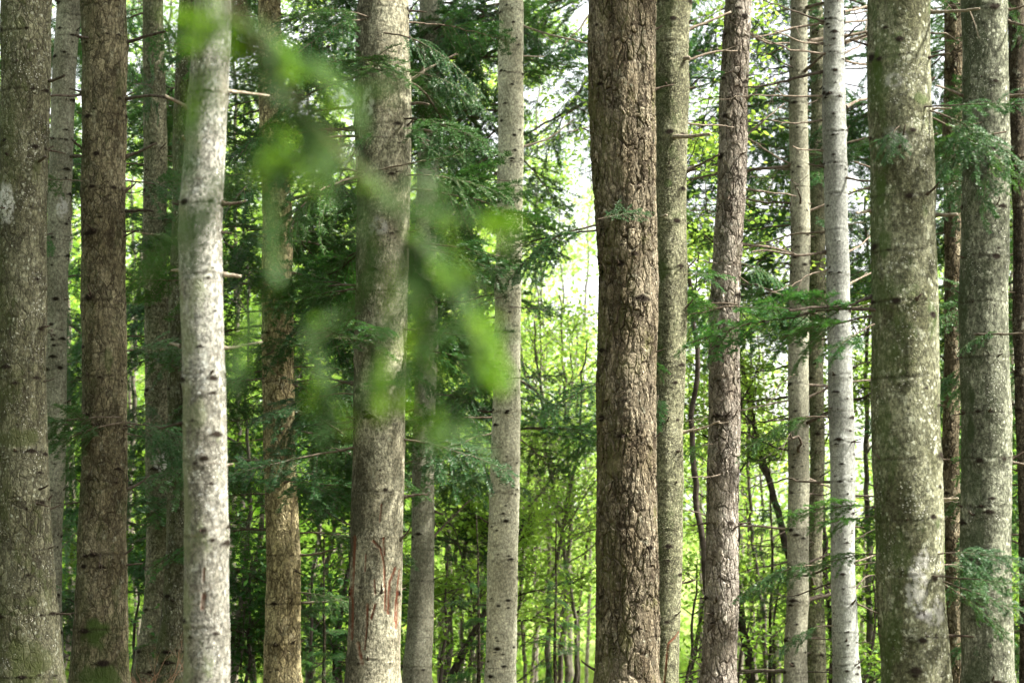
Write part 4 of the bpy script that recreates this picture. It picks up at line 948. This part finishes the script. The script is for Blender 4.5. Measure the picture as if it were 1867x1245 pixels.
BL = [
    # the bright central gap
    ([(1030, 1245), (1036, 1090), (1045, 960), (1052, 830), (1056, 700)], 27.5, 11, "tallest slender grey stem in the bright gap beside the thickest pine", 501, dict(nleaf=2600, height=4.6, wood=M_SAP)),
    ([(1002, 1245), (1004, 1060), (1001, 940), (992, 830), (985, 720)], 28, 8, "thin straight sapling in the middle of the bright gap", 502, dict(nleaf=2600, height=5.1, wood=M_SAP)),
    ([(1022, 1245), (1030, 1120), (1012, 1020), (1003, 960), (990, 900)], 29, 9, "forked dark sapling rising beside the slender grey stem", 503, dict(nleaf=2600, height=5.6, wood=M_SAPD)),
    ([(940, 1200), (955, 1090), (985, 990), (1005, 900), (1030, 780)], 30, 6, "dark sapling slanting up to the right beside the pale knotted fir", 504, dict(nleaf=2600, height=3.0, wood=M_SAP)),
    ([(985, 1245), (984, 1100), (975, 980), (968, 850)], 34, 7, "faint thin sapling just right of the pale knotted fir", 505, dict(nleaf=2600, height=5.1, wood=M_SAP)),
    ([(1072, 1245), (1070, 1100), (1076, 950), (1068, 800), (1060, 560)], 36, 7, "far sapling almost touching the thickest pine's edge", 506, dict(nleaf=2600, height=5.6, wood=M_SAP)),
    ([(1015, 900), (1012, 650), (1018, 450)], 42, 8, "distant bare-stemmed tree in the upper bright gap", 507, dict(nleaf=4500, height=8.5, wood=M_SAPD, first=.4)),
    ([(970, 900), (966, 600), (972, 300)], 40, 8, "distant yellow-green tree behind the pale knotted fir", 508, dict(nleaf=4000, height=8.5, first=.3)),
    ([(1050, 900), (1060, 600), (1072, 450)], 46, 10, "far yellow-green tree glowing at the thickest pine's side", 509, dict(height=9.5, first=.2, nleaf=6000)),
    ([(1045, 1245), (1042, 1130), (1030, 1050), (1020, 1010)], 26.5, 8, "slim stem leaning left into the fork of the dark sapling", 541, dict(wood=M_SAP, height=4.2, nleaf=1700)),
    ([(972, 1245), (990, 1120), (1012, 1010), (1040, 880)], 31, 8, "slim dark stem slanting across the bright gap toward the thickest pine", 542, dict(wood=M_SAP, height=4.6, nleaf=1700)),
    ([(1058, 1245), (1052, 1150), (1062, 1040), (1080, 960)], 30, 7, "thin dark stem leaning against the view of the thickest pine", 543, dict(wood=M_SAPD, height=4.6, nleaf=1700)),
    ([(958, 1245), (962, 1180), (957, 1100), (966, 980)], 28, 7, "thin crooked stem close by the pale knotted fir's edge", 544, dict(wood=M_SAP, height=4.6, nleaf=1700)),
    ([(1030, 800), (1010, 880), (960, 930)][::-1], 25.5, 7, "bare grey limb slanting low across the bright gap", 545, dict(wood=M_SAP, height=3.2, nleaf=1700)),
    ([(1255, 1245), (1268, 1150), (1282, 1090), (1290, 1050)], 24, 7, "thin dark stem in the narrow gap leaning toward the pinkish pine", 546, dict(wood=M_SAPD, height=4.0, nleaf=1700)),
    ([(1360, 1245), (1385, 1080), (1380, 950)], 30, 7, "slim grey stem among bright leaves behind the pinkish pine", 547, dict(wood=M_SAP, height=4.6, nleaf=1700)),
    ([(815, 1245), (822, 1120), (818, 1000)], 26.5, 6, "slim stem in bright leaf just right of the slender grey fir", 548, dict(wood=M_SAP, height=4.6, nleaf=1200)),
    ([(868, 1245), (880, 1100), (872, 1000)], 27.5, 6, "slim dark stem left of the pale knotted fir's lower trunk", 549, dict(wood=M_SAPD, height=4.6, nleaf=1200)),
    ([(805, 1245), (812, 1130), (838, 1010), (852, 900), (850, 800)], 25, 9, "curving pale sapling between the slender grey fir and pale knotted fir", 551, dict(wood=M_SAP, height=4.4, nleaf=1200)),
    ([(842, 1245), (848, 1100), (835, 980), (815, 860)], 26, 8, "pale sapling leaning back toward the slender grey fir", 552, dict(wood=M_SAP, height=4.4, nleaf=1200)),
    ([(862, 1245), (868, 1150), (888, 1020), (895, 940)], 28, 7, "thin curved sapling vanishing behind the pale knotted fir", 553, dict(wood=M_SAP, height=3.6, nleaf=900)),
    ([(418, 1245), (430, 1130), (448, 1060), (452, 960), (446, 860)], 22.5, 10, "S-curved whitish sapling between the white trunk and tan spruce", 554, dict(wood=M_SAP, height=4.4, nleaf=900, leaf=M_LEAF_MID)),
    ([(470, 1245), (462, 1150), (440, 1050), (425, 950)], 23.5, 9, "sapling leaning toward the white trunk from the tan spruce's foot", 555, dict(wood=M_SAP, height=3.8, nleaf=900, leaf=M_LEAF_MID)),
    ([(560, 1245), (572, 1140), (596, 1050), (612, 980)], 24, 9, "pale stem curving right in the gap beside the tan spruce", 556, dict(wood=M_SAP, height=3.6, nleaf=1200, leaf=M_LEAF_MID)),
    ([(628, 1245), (622, 1150), (600, 1060), (592, 960)], 25.5, 8, "pale stem curving left in the gap beside the gashed fir", 557, dict(wood=M_SAP, height=3.8, nleaf=1200, leaf=M_LEAF_MID)),
    ([(1000, 1245), (985, 1150), (990, 1050), (1018, 930), (1035, 850)], 25, 8, "curving grey sapling in the lower half of the bright gap", 558, dict(wood=M_SAP, height=3.8, nleaf=1700)),
    # behind tan spruce to pale fir
    ([(820, 1245), (850, 1180), (880, 1130), (905, 1080)], 24, 16, "dark leaning trunk slanting behind the foot of the pale knotted fir", 510, dict(height=1.6, wood=M_SAPD, first=.4)),
    ([(800, 1245), (803, 1100), (812, 900), (830, 700)], 29, 13, "grey sapling trunk between the slender grey fir and the pale knotted one", 511, dict(nleaf=2500, first=.3)),
    ([(870, 1245), (866, 1100), (858, 900), (850, 700)], 32, 9, "thin sapling in bright leaves left of the pale knotted fir", 512, dict(nleaf=2500, first=.2)),
    ([(840, 1245), (838, 1100), (845, 900)], 38, 9, "far yellow-green tree glowing between the two slim grey firs", 513, dict(first=.1, nleaf=3500)),
    ([(612, 1245), (625, 1150), (640, 1080), (655, 980)], 22.5, 12, "brown leaning stem at the foot of the gashed fir", 514, dict(height=3.0, wood=M_SAPD, leaf=M_LEAF_DARK)),
    ([(575, 1245), (572, 1100), (580, 900)], 30, 10, "deep green tree low in the gap between tan spruce and gashed fir", 515, dict(leaf=M_LEAF, first=.1, nleaf=6000)),
    # left
    ([(425, 1245), (440, 1120), (470, 980), (478, 860)], 24.5, 14, "mossy grey trunk leaning right toward the tan spruce", 516, dict(height=4.0, leaf=M_LEAF_DARK, first=.4)),
    ([(462, 1245), (455, 1100), (445, 900), (440, 700)], 27, 12, "upright grey stem in the gap left of the tan spruce", 517, dict(leaf=M_LEAF_MID, first=.3)),
    ([(430, 1245), (428, 1100), (432, 900)], 33, 11, "far tree in bright leaf between white trunk and tan spruce", 518, dict(leaf=M_LEAF, first=.1, nleaf=6000)),
    ([(232, 1245), (235, 1100), (238, 850), (245, 500)], 28, 13, "pale grey trunk right of the dark brown spruce", 519, dict(leaf=M_LEAF_MID, first=.3)),
    ([(118, 1245), (126, 1130), (130, 1000), (128, 860)], 27, 11, "pale twisted stem in the gap left of the dark brown spruce", 520, dict(leaf=M_LEAF_MID, first=.3)),
    ([(260, 1245), (250, 1000), (255, 700)], 36, 11, "far light-green tree behind the dark brown spruce", 521, dict(leaf=M_LEAF, first=.15, nleaf=6000)),
    ([(140, 1245), (145, 900), (140, 600)], 38, 11, "far light-green tree between the slim fir and dark brown spruce", 522, dict(leaf=M_LEAF, first=.15, nleaf=6000)),
    # right of the thickest pine
    ([(1312, 1245), (1296, 1080), (1283, 820), (1278, 640), (1262, 480), (1262, 200)], 21.5, 13, "dark smooth stem rising between speckled olive fir and pinkish pine", 523, dict(nleaf=3200, wood=M_SAPD, first=.55)),
    ([(1372, 1245), (1362, 1130), (1350, 1065), (1345, 980)], 24, 17, "dark trunk bending away from the pinkish pine's foot", 524, dict(nleaf=3200, height=5.6, wood=M_SAPD, first=.45)),
    ([(1405, 1245), (1390, 1120), (1375, 1000), (1372, 860)], 27, 9, "thin dark sapling between pinkish pine and slim trio", 525, dict(nleaf=3200, height=4.6, wood=M_SAP)),
    ([(1470, 1130), (1440, 1010), (1405, 900), (1398, 880)], 25, 18, "crooked dark trunk slanting behind the slim trio", 526, dict(nleaf=3200, height=5.1, wood=M_SAPD, first=.5)),
    ([(1378, 900), (1376, 700), (1374, 620)], 31, 10, "pale blue-grey sapling stem behind the pinkish pine", 527, dict(nleaf=3200, height=5.6, first=.3)),
    ([(1420, 1245), (1415, 1000), (1410, 800)], 36, 10, "far yellow-green tree in the gap left of the slim trio", 528, dict(height=4.6, first=.1, nleaf=3000)),
    ([(1270, 1245), (1275, 1000), (1268, 800)], 35, 9, "far yellow-green tree in the narrow gap by the speckled fir", 529, dict(height=5.1, first=.1, nleaf=3000)),
    ([(1598, 1245), (1592, 1050), (1586, 830)], 25, 13, "bluish-grey trunk hugging the edge of the broad lichen fir", 530, dict(nleaf=3200, height=5.6, first=.5)),
    ([(1515, 1245), (1500, 1130), (1490, 1000)], 25.5, 14, "brown trunk leaning behind the silvery fir's foot", 531, dict(nleaf=3200, height=4.6, wood=M_SAPD, first=.5)),
    ([(1575, 1245), (1570, 1000), (1572, 800)], 36, 10, "far yellow-green tree between silvery fir and broad lichen fir", 532, dict(height=5.1, first=.1, nleaf=3000)),
    ([(1740, 1245), (1738, 1000), (1735, 700)], 34, 10, "far green tree behind the thin brown pine", 533, dict(leaf=M_LEAF_MID, first=.1, nleaf=6000)),
    ([(1855, 1245), (1850, 1000), (1852, 700)], 33, 12, "far green tree by the right-hand edge behind the dark fir", 534, dict(leaf=M_LEAF_MID, first=.1, nleaf=6000)),
    ([(1345, 1245), (1340, 900), (1350, 500)], 44, 11, "distant pale-green tree behind the pinkish pine", 535, dict(height=6.5, first=.1, nleaf=3000)),
    ([(1000, 700), (985, 400), (990, 100)], 33, 6, "high mid-green leafy crown over the bright central gap", 536, dict(leaf=M_LEAF_MID, first=.55, nleaf=7500, height=11)),
    ([(860, 700), (850, 400), (845, 100)], 32, 7, "mid-green tree rising high behind the drooping dark fir", 537, dict(leaf=M_LEAF, first=.4, nleaf=6000, height=11)),
    ([(600, 700), (595, 400), (590, 100)], 31, 7, "mid-green tree rising high behind the dense green fir", 538, dict(leaf=M_LEAF, first=.3, nleaf=6000, height=11)),
    ([(330, 900), (325, 400), (330, 100)], 31, 11, "mid-green tree behind the white trunk and dim firs", 539, dict(leaf=M_LEAF, first=.2, nleaf=6000, height=11)),
    ([(1285, 900), (1290, 400), (1285, 100)], 33, 5, "mid-green tree high between speckled fir and pinkish pine", 540, dict(leaf=M_LEAF_MID, first=.45, nleaf=6000, height=11)),
]
for pxs, d, w, lab, seed, kw in BL:
    broadleaf(pxs, d, w, lab, seed, **kw)

# shrubs on the floor
SH = [
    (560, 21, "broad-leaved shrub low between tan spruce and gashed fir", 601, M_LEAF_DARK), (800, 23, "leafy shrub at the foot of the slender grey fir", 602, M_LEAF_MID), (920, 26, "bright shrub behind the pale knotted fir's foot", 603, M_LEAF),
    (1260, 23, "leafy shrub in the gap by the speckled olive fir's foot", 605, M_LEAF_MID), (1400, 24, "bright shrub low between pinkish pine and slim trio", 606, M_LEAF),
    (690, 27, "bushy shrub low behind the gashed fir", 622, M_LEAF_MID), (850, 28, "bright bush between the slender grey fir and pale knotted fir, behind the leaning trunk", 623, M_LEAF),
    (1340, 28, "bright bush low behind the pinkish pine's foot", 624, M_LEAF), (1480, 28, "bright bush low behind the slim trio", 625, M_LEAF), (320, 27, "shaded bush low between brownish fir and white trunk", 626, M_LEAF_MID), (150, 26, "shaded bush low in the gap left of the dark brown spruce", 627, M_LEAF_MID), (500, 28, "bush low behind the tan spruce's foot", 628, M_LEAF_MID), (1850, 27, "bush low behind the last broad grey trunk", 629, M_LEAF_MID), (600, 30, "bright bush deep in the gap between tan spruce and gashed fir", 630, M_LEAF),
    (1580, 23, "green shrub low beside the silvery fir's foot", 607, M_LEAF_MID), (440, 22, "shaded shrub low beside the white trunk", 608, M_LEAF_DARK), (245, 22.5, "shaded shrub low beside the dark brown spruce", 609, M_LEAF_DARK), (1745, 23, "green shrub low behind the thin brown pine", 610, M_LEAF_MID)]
for px, d, lab, seed, mat in SH:
    g = float(ground_z(0, d)); py = 1245
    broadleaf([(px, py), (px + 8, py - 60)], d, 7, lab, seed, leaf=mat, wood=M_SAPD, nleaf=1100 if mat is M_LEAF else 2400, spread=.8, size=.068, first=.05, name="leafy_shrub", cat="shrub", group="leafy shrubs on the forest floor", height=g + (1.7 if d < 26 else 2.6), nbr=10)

# dead brush at the lower left
tree = empty("brushwood", (float(P(262, 1245, 17.6)[0]), 17.6, float(ground_z(-3, 17.6))), "dry reddish-brown brushwood twigs heaped beside the dark brown spruce's foot", "brushwood")
mb = MB(); r_ = np.random.default_rng(71)
for k in range(34):
    a = r_.uniform(0, 2 * np.pi); dv = np.array([math.cos(a) * .6, math.sin(a) * .6, r_.uniform(.4, 1.3)]); dv /= np.linalg.norm(dv)
    snag(mb, r_, np.array([r_.normal(0, .13), r_.normal(0, .15), -.02]), dv, r_.uniform(.3, .85), .006, 0, 5, r_.uniform(-.4, .1))
link("twigs", mb.mesh("twigs", simple_wood("brushwood_twigs", (.16, .09, .055), (.34, .22, .14))), tree)

# ------------------------------------------------------------------ the near bough, far out of focus
nb_p = np.array([-2.3, 1.5, float(ground_z(-2.3, 1.5))])
near = empty("fir_tree", nb_p, "fir just out of view whose blurred bright-green bough hangs in front of everything", "fir tree")
mb = MB(); zz = np.linspace(-.3, 6.5, 60)
mb.tube(np.stack([.02 * np.sin(zz * 2), .02 * np.cos(zz * 1.7), zz], 1), .13 - .012 * zz + .08 * np.exp(-(zz + .3) / .2), 28)
link("trunk", mb.mesh("trunk", FIRDULL), near)
r_ = np.random.default_rng(81)
wood, nd = MB(), MB()


def near_twig(pts, d0, d1, w0, w1, dens=1.0, fresh_tip=.0, ln=.013, needles=True, start=0.0):
    n0 = len(pts)
    q = np.array([P(a, b, d0 + (d1 - d0) * i / (n0 - 1)) for i, (a, b) in enumerate(pts)])
    s = np.concatenate([[0], np.cumsum(np.linalg.norm(np.diff(q, axis=0), axis=1))]); n = max(8, int(s[-1] / .012)); u = np.linspace(0, s[-1], n)
    C = np.stack([np.interp(u, s, q[:, i]) for i in range(3)], 1)
    for _ in range(2):
        C[1:-1] = .25 * C[:-2] + .5 * C[1:-1] + .25 * C[2:]
    wood.tube(C, np.linspace(w0, w1, n), 6)
    k = int(n * (1 - fresh_tip)); k0 = int(n * start)
    up = np.array([.3, -.6, .7])
    if needles:
        if k - k0 > 2:
            needles_on(nd, r_, C[k0:k], up, .0011 / dens, ln * 1.15, .0026, m=0, fine=True)
        if fresh_tip and n - k > 2:
            needles_on(nd, r_, C[max(0, k - 1):], up, .0004, ln * .95, .0032, m=1, allround=True, fine=True)
    # side shoots
    for q_ in range(int(s[-1] / .014)):
        i = r_.integers(2, n - 1); T_ = C[min(i + 1, n - 1)] - C[i - 1]; T_ /= np.linalg.norm(T_) + 1e-9
        S_ = np.cross(T_, up); S_ /= np.linalg.norm(S_); dv = T_ * r_.uniform(.5, .9) + S_ * r_.choice([-1, 1]) * r_.uniform(.5, .9) + up * r_.normal(0, .25)
        L_ = r_.uniform(.02, .065) * (1 - .5 * i / n); u_ = np.linspace(0, 1, 5)
        t_ = C[i] + dv[None] * (u_ * L_)[:, None] - np.array([0, 0, 1.0])[None] * (.3 * L_ * u_ * u_)[:, None]
        wood.tube(t_, .0007, 3, cap=False)
        needles_on(nd, r_, t_, up, .0015, ln * .8, .0022, m=1 if r_.random() < .17 else 0, fine=True)
    return C


D0, D1 = 2.0, 2.35
att = nb_p + np.array([0.1, .05, 2.2])
q0 = P(395, -90, 1.95)
main_pts = np.array([att, att + (q0 - att) * .5 + np.array([0, 0, .10]), q0, P(430, 30, 1.97)])
tt = np.linspace(0, 1, 40)
s = np.linspace(0, 1, 4)
wood.tube(np.stack([np.interp(tt, s, main_pts[:, i]) for i in range(3)], 1), np.linspace(.009, .0042, 40), 7)
TW = [
    ([(430, 30), (480, 105), (545, 200), (640, 300), (715, 370), (735, 420)], .0062, .0034, 1.5, .0),
    ([(735, 420), (760, 520), (775, 640), (790, 740), (800, 810)], .0022, .0008, 1.7, .16),
    ([(715, 370), (790, 400), (860, 405), (945, 408)], .002, .0007, .9, .2),
    ([(745, 430), (800, 480), (850, 560), (900, 640), (925, 690)], .002, .0007, 1.5, .25),
    ([(735, 420), (715, 520), (700, 620), (688, 740)], .0018, .0007, 1.6, .28),
    ([(640, 300), (590, 310), (540, 295), (480, 290)], .0018, .0007, .9, .3),
    ([(545, 200), (500, 260), (490, 400), (500, 520)], .0016, .0006, .7, .0),
    ([(545, 200), (620, 180), (680, 165), (745, 150)], .0016, .0006, .8, .2),
    ([(480, 105), (560, 110), (620, 140), (660, 220)], .0014, .0006, .8, .0),
    ([(430, 30), (390, 50), (350, 40), (315, 30)], .002, .0008, 1.3, .6),
    ([(430, 30), (400, 10), (380, -20), (360, -60)], .002, .0008, 1.3, .5),
    ([(420, 20), (395, 50), (375, 75), (350, 85)], .0016, .0007, 1.3, .7),
    ([(425, 25), (440, 60), (435, 95)], .0016, .0007, 1.3, .6),
    ([(440, 45), (490, 60), (520, 95), (540, 140)], .0016, .0007, 1.2, .45),
    ([(470, 90), (400, 110), (370, 160), (340, 260), (330, 330)], .0014, .0006, .45, .0),
    ([(480, 290), (380, 370), (310, 440), (255, 530)], .0013, .0006, .55, .0),
    ([(640, 300), (660, 380), (680, 440), (660, 560)], .0014, .0006, .8, .0),
    ([(560, 600), (575, 680), (600, 740), (625, 800)], .0012, .0006, .7, .15),
    ([(660, 560), (600, 580), (560, 600)], .0012, .0006, .3, .0),
    ([(775, 640), (830, 600), (880, 600), (905, 620)], .0012, .0006, .8, .3),
    ([(760, 520), (820, 520), (860, 500)], .0012, .0006, .9, .0),
    ([(775, 640), (740, 690), (730, 740)], .0012, .0006, .9, .3),
    ([(790, 740), (830, 760), (850, 800)], .001, .0006, .7, .0),
    ([(735, 425), (748, 432), (752, 436)], .0022, .001, 1.0, .9),
    ([(850, 560), (880, 680), (900, 700)], .0012, .0006, .9, .5),
    ([(545, 200), (560, 260), (600, 300), (610, 310)], .0014, .0006, .8, .3),
    ([(500, 520), (450, 600), (420, 680)], .001, .0005, .35, .0),
    ([(715, 370), (770, 330), (800, 340)], .0012, .0006, .5, .0),
]
for pts, w0, w1, dens, fr in TW:
    a = D0 + (D1 - D0) * min(1, max(0, (pts[0][1]) / 700)); b = D0 + (D1 - D0) * min(1, max(0, pts[-1][1] / 700)) + r_.normal(0, .03)
    near_twig(pts, a, b, w0, w1, dens, fr)
loc = tuple(-nb_p)
bo = link("branch", wood.mesh("branch", simple_wood("near_twig_bark", (.035, .025, .015), (.085, .062, .036))), near, loc)
link("needles", nd.mesh("needles", [M_NEEDLE_NEAR, M_NEEDLE_FRESH], False), bo)

# ------------------------------------------------------------------ the wood's far side, plus added unseen leaves that block sky light, one mass
r_ = np.random.default_rng(95); mb = MB(); pts = []
for k in range(330):
    y = r_.uniform(52, 82); x = r_.uniform(-.34, .34) * y; pxx = PW / 2 + x / y * FPX
    h = r_.uniform(8, 19) if pxx < 930 else (r_.uniform(2.5, 6) if pxx < 1100 else (r_.uniform(4, 12) if pxx < 1420 else (r_.uniform(3, 8) if pxx < 1640 else r_.uniform(8, 18))))
    if (930 < pxx < 1100 or 1250 < pxx < 1440 or 1540 < pxx < 1600) and r_.random() < .85:
        continue
    rad_ = r_.uniform(1.2, 2.6); m_ = int(110 * max(5, h) * r_.uniform(.7, 1.3)); g_ = float(ground_z(x, y))
    nb = int(8 + 2 * h); cc = np.stack([r_.normal(0, .7, nb) * rad_, r_.normal(0, .7, nb) * rad_, r_.uniform(.1, 1, nb) * h], 1)
    pts.append(np.array([x, y, g_]) + cc[r_.integers(nb, size=m_)] + r_.normal(0, 1, (m_, 3)) * np.array([.6, .6, .32]))
leaves(mb, r_, np.vstack(pts), .19)
shade_flank = np.stack([r_.uniform(-15, -7.5, 9000), r_.uniform(-14, 19, 9000), r_.uniform(0, 14, 9000)], 1)  # added dark leaf wall out of view on the left, blocks sky light
m4, m3 = len(mb.m4), len(mb.v)
shade_flank = np.vstack([shade_flank, np.stack([r_.uniform(-15, 5, 9000), r_.uniform(-16, -6, 9000), r_.uniform(0, 14, 9000)], 1)])  # second added leaf wall behind the camera, cuts the frontal fill
leaves(mb, r_, shade_flank, .7, 1.0)
mb.m4[-1][:] = 1
fw = link("far_wood_and_shade_leaves", mb.mesh("far_wood_and_shade_leaves", [M_LEAF, M_LEAF_DARK], False)); fw["kind"] = "stuff"
tag(fw, "sunlit yellow-green leaf mass far behind all the trunks, plus unseen dark leaves blocking skylight", "woodland")

r_ = np.random.default_rng(96); mb = MB(); n = 60000
y = r_.uniform(34, 70, n); x = r_.uniform(-.3, .3, n) * y
cl = vnoise(np.stack([x * .7, y * .7, y * 0], -1), 8); keep = cl + r_.uniform(-.3, .3, n) > -.15; x, y, cl = x[keep], y[keep], cl[keep]; n = len(x)
B = np.stack([x, y, ground_z(x, y) - .02], 1); hh = (.12 + .26 * (cl + 1) * r_.uniform(.4, 1, n))[:, None]
a = r_.uniform(0, 2 * np.pi, n); W = np.stack([np.cos(a), np.sin(a), a * 0], 1) * .012 * (y / 25)[:, None]
L = np.array([0, 0, 1.0]) + r_.normal(0, .3, (n, 3))
mb.add(np.stack([B - W, B + W, B + L * hh + W * .3 + r_.normal(0, .05, (n, 3)), B + L * hh - W * .3], 1).reshape(-1, 3), np.arange(n)[:, None] * 4 + np.arange(4)[None])
M_GRASS = leaf_mat("meadow_grass", (0.16, 0.27, 0.05), (0.36, 0.42, 0.14), (0.26, 0.34, 0.09), .4, .6, .6, (1.3, 1.3, .9))
gs = link("meadow_grass", mb.mesh("meadow_grass", M_GRASS, False)); gs["kind"] = "stuff"
tag(gs, "long pale yellow-green grass glimpsed low between the thin stems", "grass")

# ------------------------------------------------------------------ ground
xs = np.concatenate([np.linspace(-400, -40, 20), np.linspace(-38, 38, 120), np.linspace(40, 400, 20)])
ys = np.concatenate([np.linspace(-60, -4, 16), np.linspace(-3, 60, 160), np.linspace(63, 700, 40)])
X, Y = np.meshgrid(xs, ys, indexing='xy')
Zg = ground_z(X, Y) + .05 * vnoise(np.stack([X * .8, Y * .8, X * 0], -1), 4) * (np.abs(X) < 40)
mb = MB(); nx, ny = len(xs), len(ys)
i = np.arange(ny - 1)[:, None] * nx + np.arange(nx - 1)[None]
mb.add(np.stack([X, Y, Zg], -1).reshape(-1, 3), np.stack([i, i + 1, i + nx + 1, i + nx], -1).reshape(-1, 4))
b = NT("forest_floor")
tc = b.n("ShaderNodeTexCoord"); sp = b.n("ShaderNodeSeparateXYZ"); b.put(sp.inputs[0], tc.outputs["Object"])
lit = b.mix(b.step(b.noise(tc.outputs["Object"], 22, 5, .7), .35, .65), (.045, .03, .018), (.15, .10, .06))
gr = b.mix(b.step(b.noise(tc.outputs["Object"], 3, 5, .7), .4, .6), (.06, .10, .025), (.16, .22, .05))
col = b.mix(b.step(b.noise(tc.outputs["Object"], .5, 4), .5, .62), lit, gr)
mead = b.mix(b.step(b.noise(tc.outputs["Object"], 1.2, 5, .7), .35, .65), (.18, .25, .06), (.33, .37, .15))
col = b.mix(b.step(sp.outputs[1], 44, 54), col, mead)
bs = b.n("ShaderNodeBsdfPrincipled"); b.put(bs.inputs["Base Color"], col); bs.inputs["Roughness"].default_value = .95; bs.inputs["Specular IOR Level"].default_value = .05
bp = b.n("ShaderNodeBump"); bp.inputs["Distance"].default_value = .05; b.put(bp.inputs["Height"], b.noise(tc.outputs["Object"], 18, 5, .7)); b.put(bs.inputs["Normal"], bp.outputs[0])
b.put(b.out.inputs["Surface"], bs.outputs[0])
g = link("ground", mb.mesh("ground", b.mat)); g["kind"] = "structure"

# ------------------------------------------------------------------ light, sky, camera
SUN_AZ = np.array([.97, -.10]); SUN_EL = 47.0
SUN_AZ = SUN_AZ / np.linalg.norm(SUN_AZ)
w = bpy.data.worlds.new("World"); scn.world = w; w.use_nodes = True
nt = w.node_tree; nt.nodes.clear()
sky = nt.nodes.new("ShaderNodeTexSky"); sky.sky_type = 'NISHITA'; sky.sun_disc = False
sky.sun_elevation = R(SUN_EL); sky.sun_rotation = math.atan2(SUN_AZ[0], SUN_AZ[1])
sky.air_density = 1.0; sky.dust_density = 4.0; sky.ozone_density = .6
bg = nt.nodes.new("ShaderNodeBackground"); bg.inputs[1].default_value = .15
ow = nt.nodes.new("ShaderNodeOutputWorld")
wtc = nt.nodes.new("ShaderNodeTexCoord"); wn_ = nt.nodes.new("ShaderNodeTexNoise"); wn_.inputs["Scale"].default_value = 2.2; wn_.inputs["Detail"].default_value = 4
nt.links.new(wtc.outputs["Generated"], wn_.inputs["Vector"])
wr = nt.nodes.new("ShaderNodeMapRange"); wr.inputs[1].default_value = .3; wr.inputs[2].default_value = .7; wr.inputs[3].default_value = .72; wr.inputs[4].default_value = .97
nt.links.new(wn_.outputs["Fac"], wr.inputs[0])
wm = nt.nodes.new("ShaderNodeMix"); wm.data_type = 'RGBA'; wm.inputs[7].default_value = (3.8, 3.76, 3.68, 1)   # bright cloud cover over the clear sky
nt.links.new(wr.outputs[0], wm.inputs[0]); nt.links.new(sky.outputs[0], wm.inputs[6])
nt.links.new(wm.outputs[2], bg.inputs[0]); nt.links.new(bg.outputs[0], ow.inputs[0])
sl = bpy.data.lights.new("sun", 'SUN'); sl.energy = 5.0; sl.angle = R(4.0); sl.color = (1, .95, .86)
so = link("sun", sl)
so.rotation_mode = 'QUATERNION'
so.rotation_quaternion = Vector((SUN_AZ[0] * math.cos(R(SUN_EL)), SUN_AZ[1] * math.cos(R(SUN_EL)), math.sin(R(SUN_EL)))).to_track_quat('Z', 'Y')
so.location = (10, -10, 20)

cam = bpy.data.cameras.new("camera"); co = link("camera", cam)
cam.sensor_width = 36; cam.lens = FPX / PW * 36
cam.clip_start = .05; cam.clip_end = 2000
co.location = (0, 0, CAMZ); co.rotation_euler = (R(90) + PITCH, 0, 0)
cam.dof.use_dof = True; cam.dof.focus_distance = FOCUS; cam.dof.aperture_fstop = cam.lens / 1000 / .031
cam.dof.aperture_blades = 9
scn.camera = co
scn.view_settings.view_transform = 'Standard'; scn.view_settings.look = 'None'; scn.view_settings.gamma = 1
scn.view_settings.exposure = 2.0
c = scn.cycles
c.use_denoising = True
c.max_bounces = 7; c.diffuse_bounces = 4; c.glossy_bounces = 2; c.transmission_bounces = 4; c.transparent_max_bounces = 8
c.use_adaptive_sampling = True; c.adaptive_threshold = .03
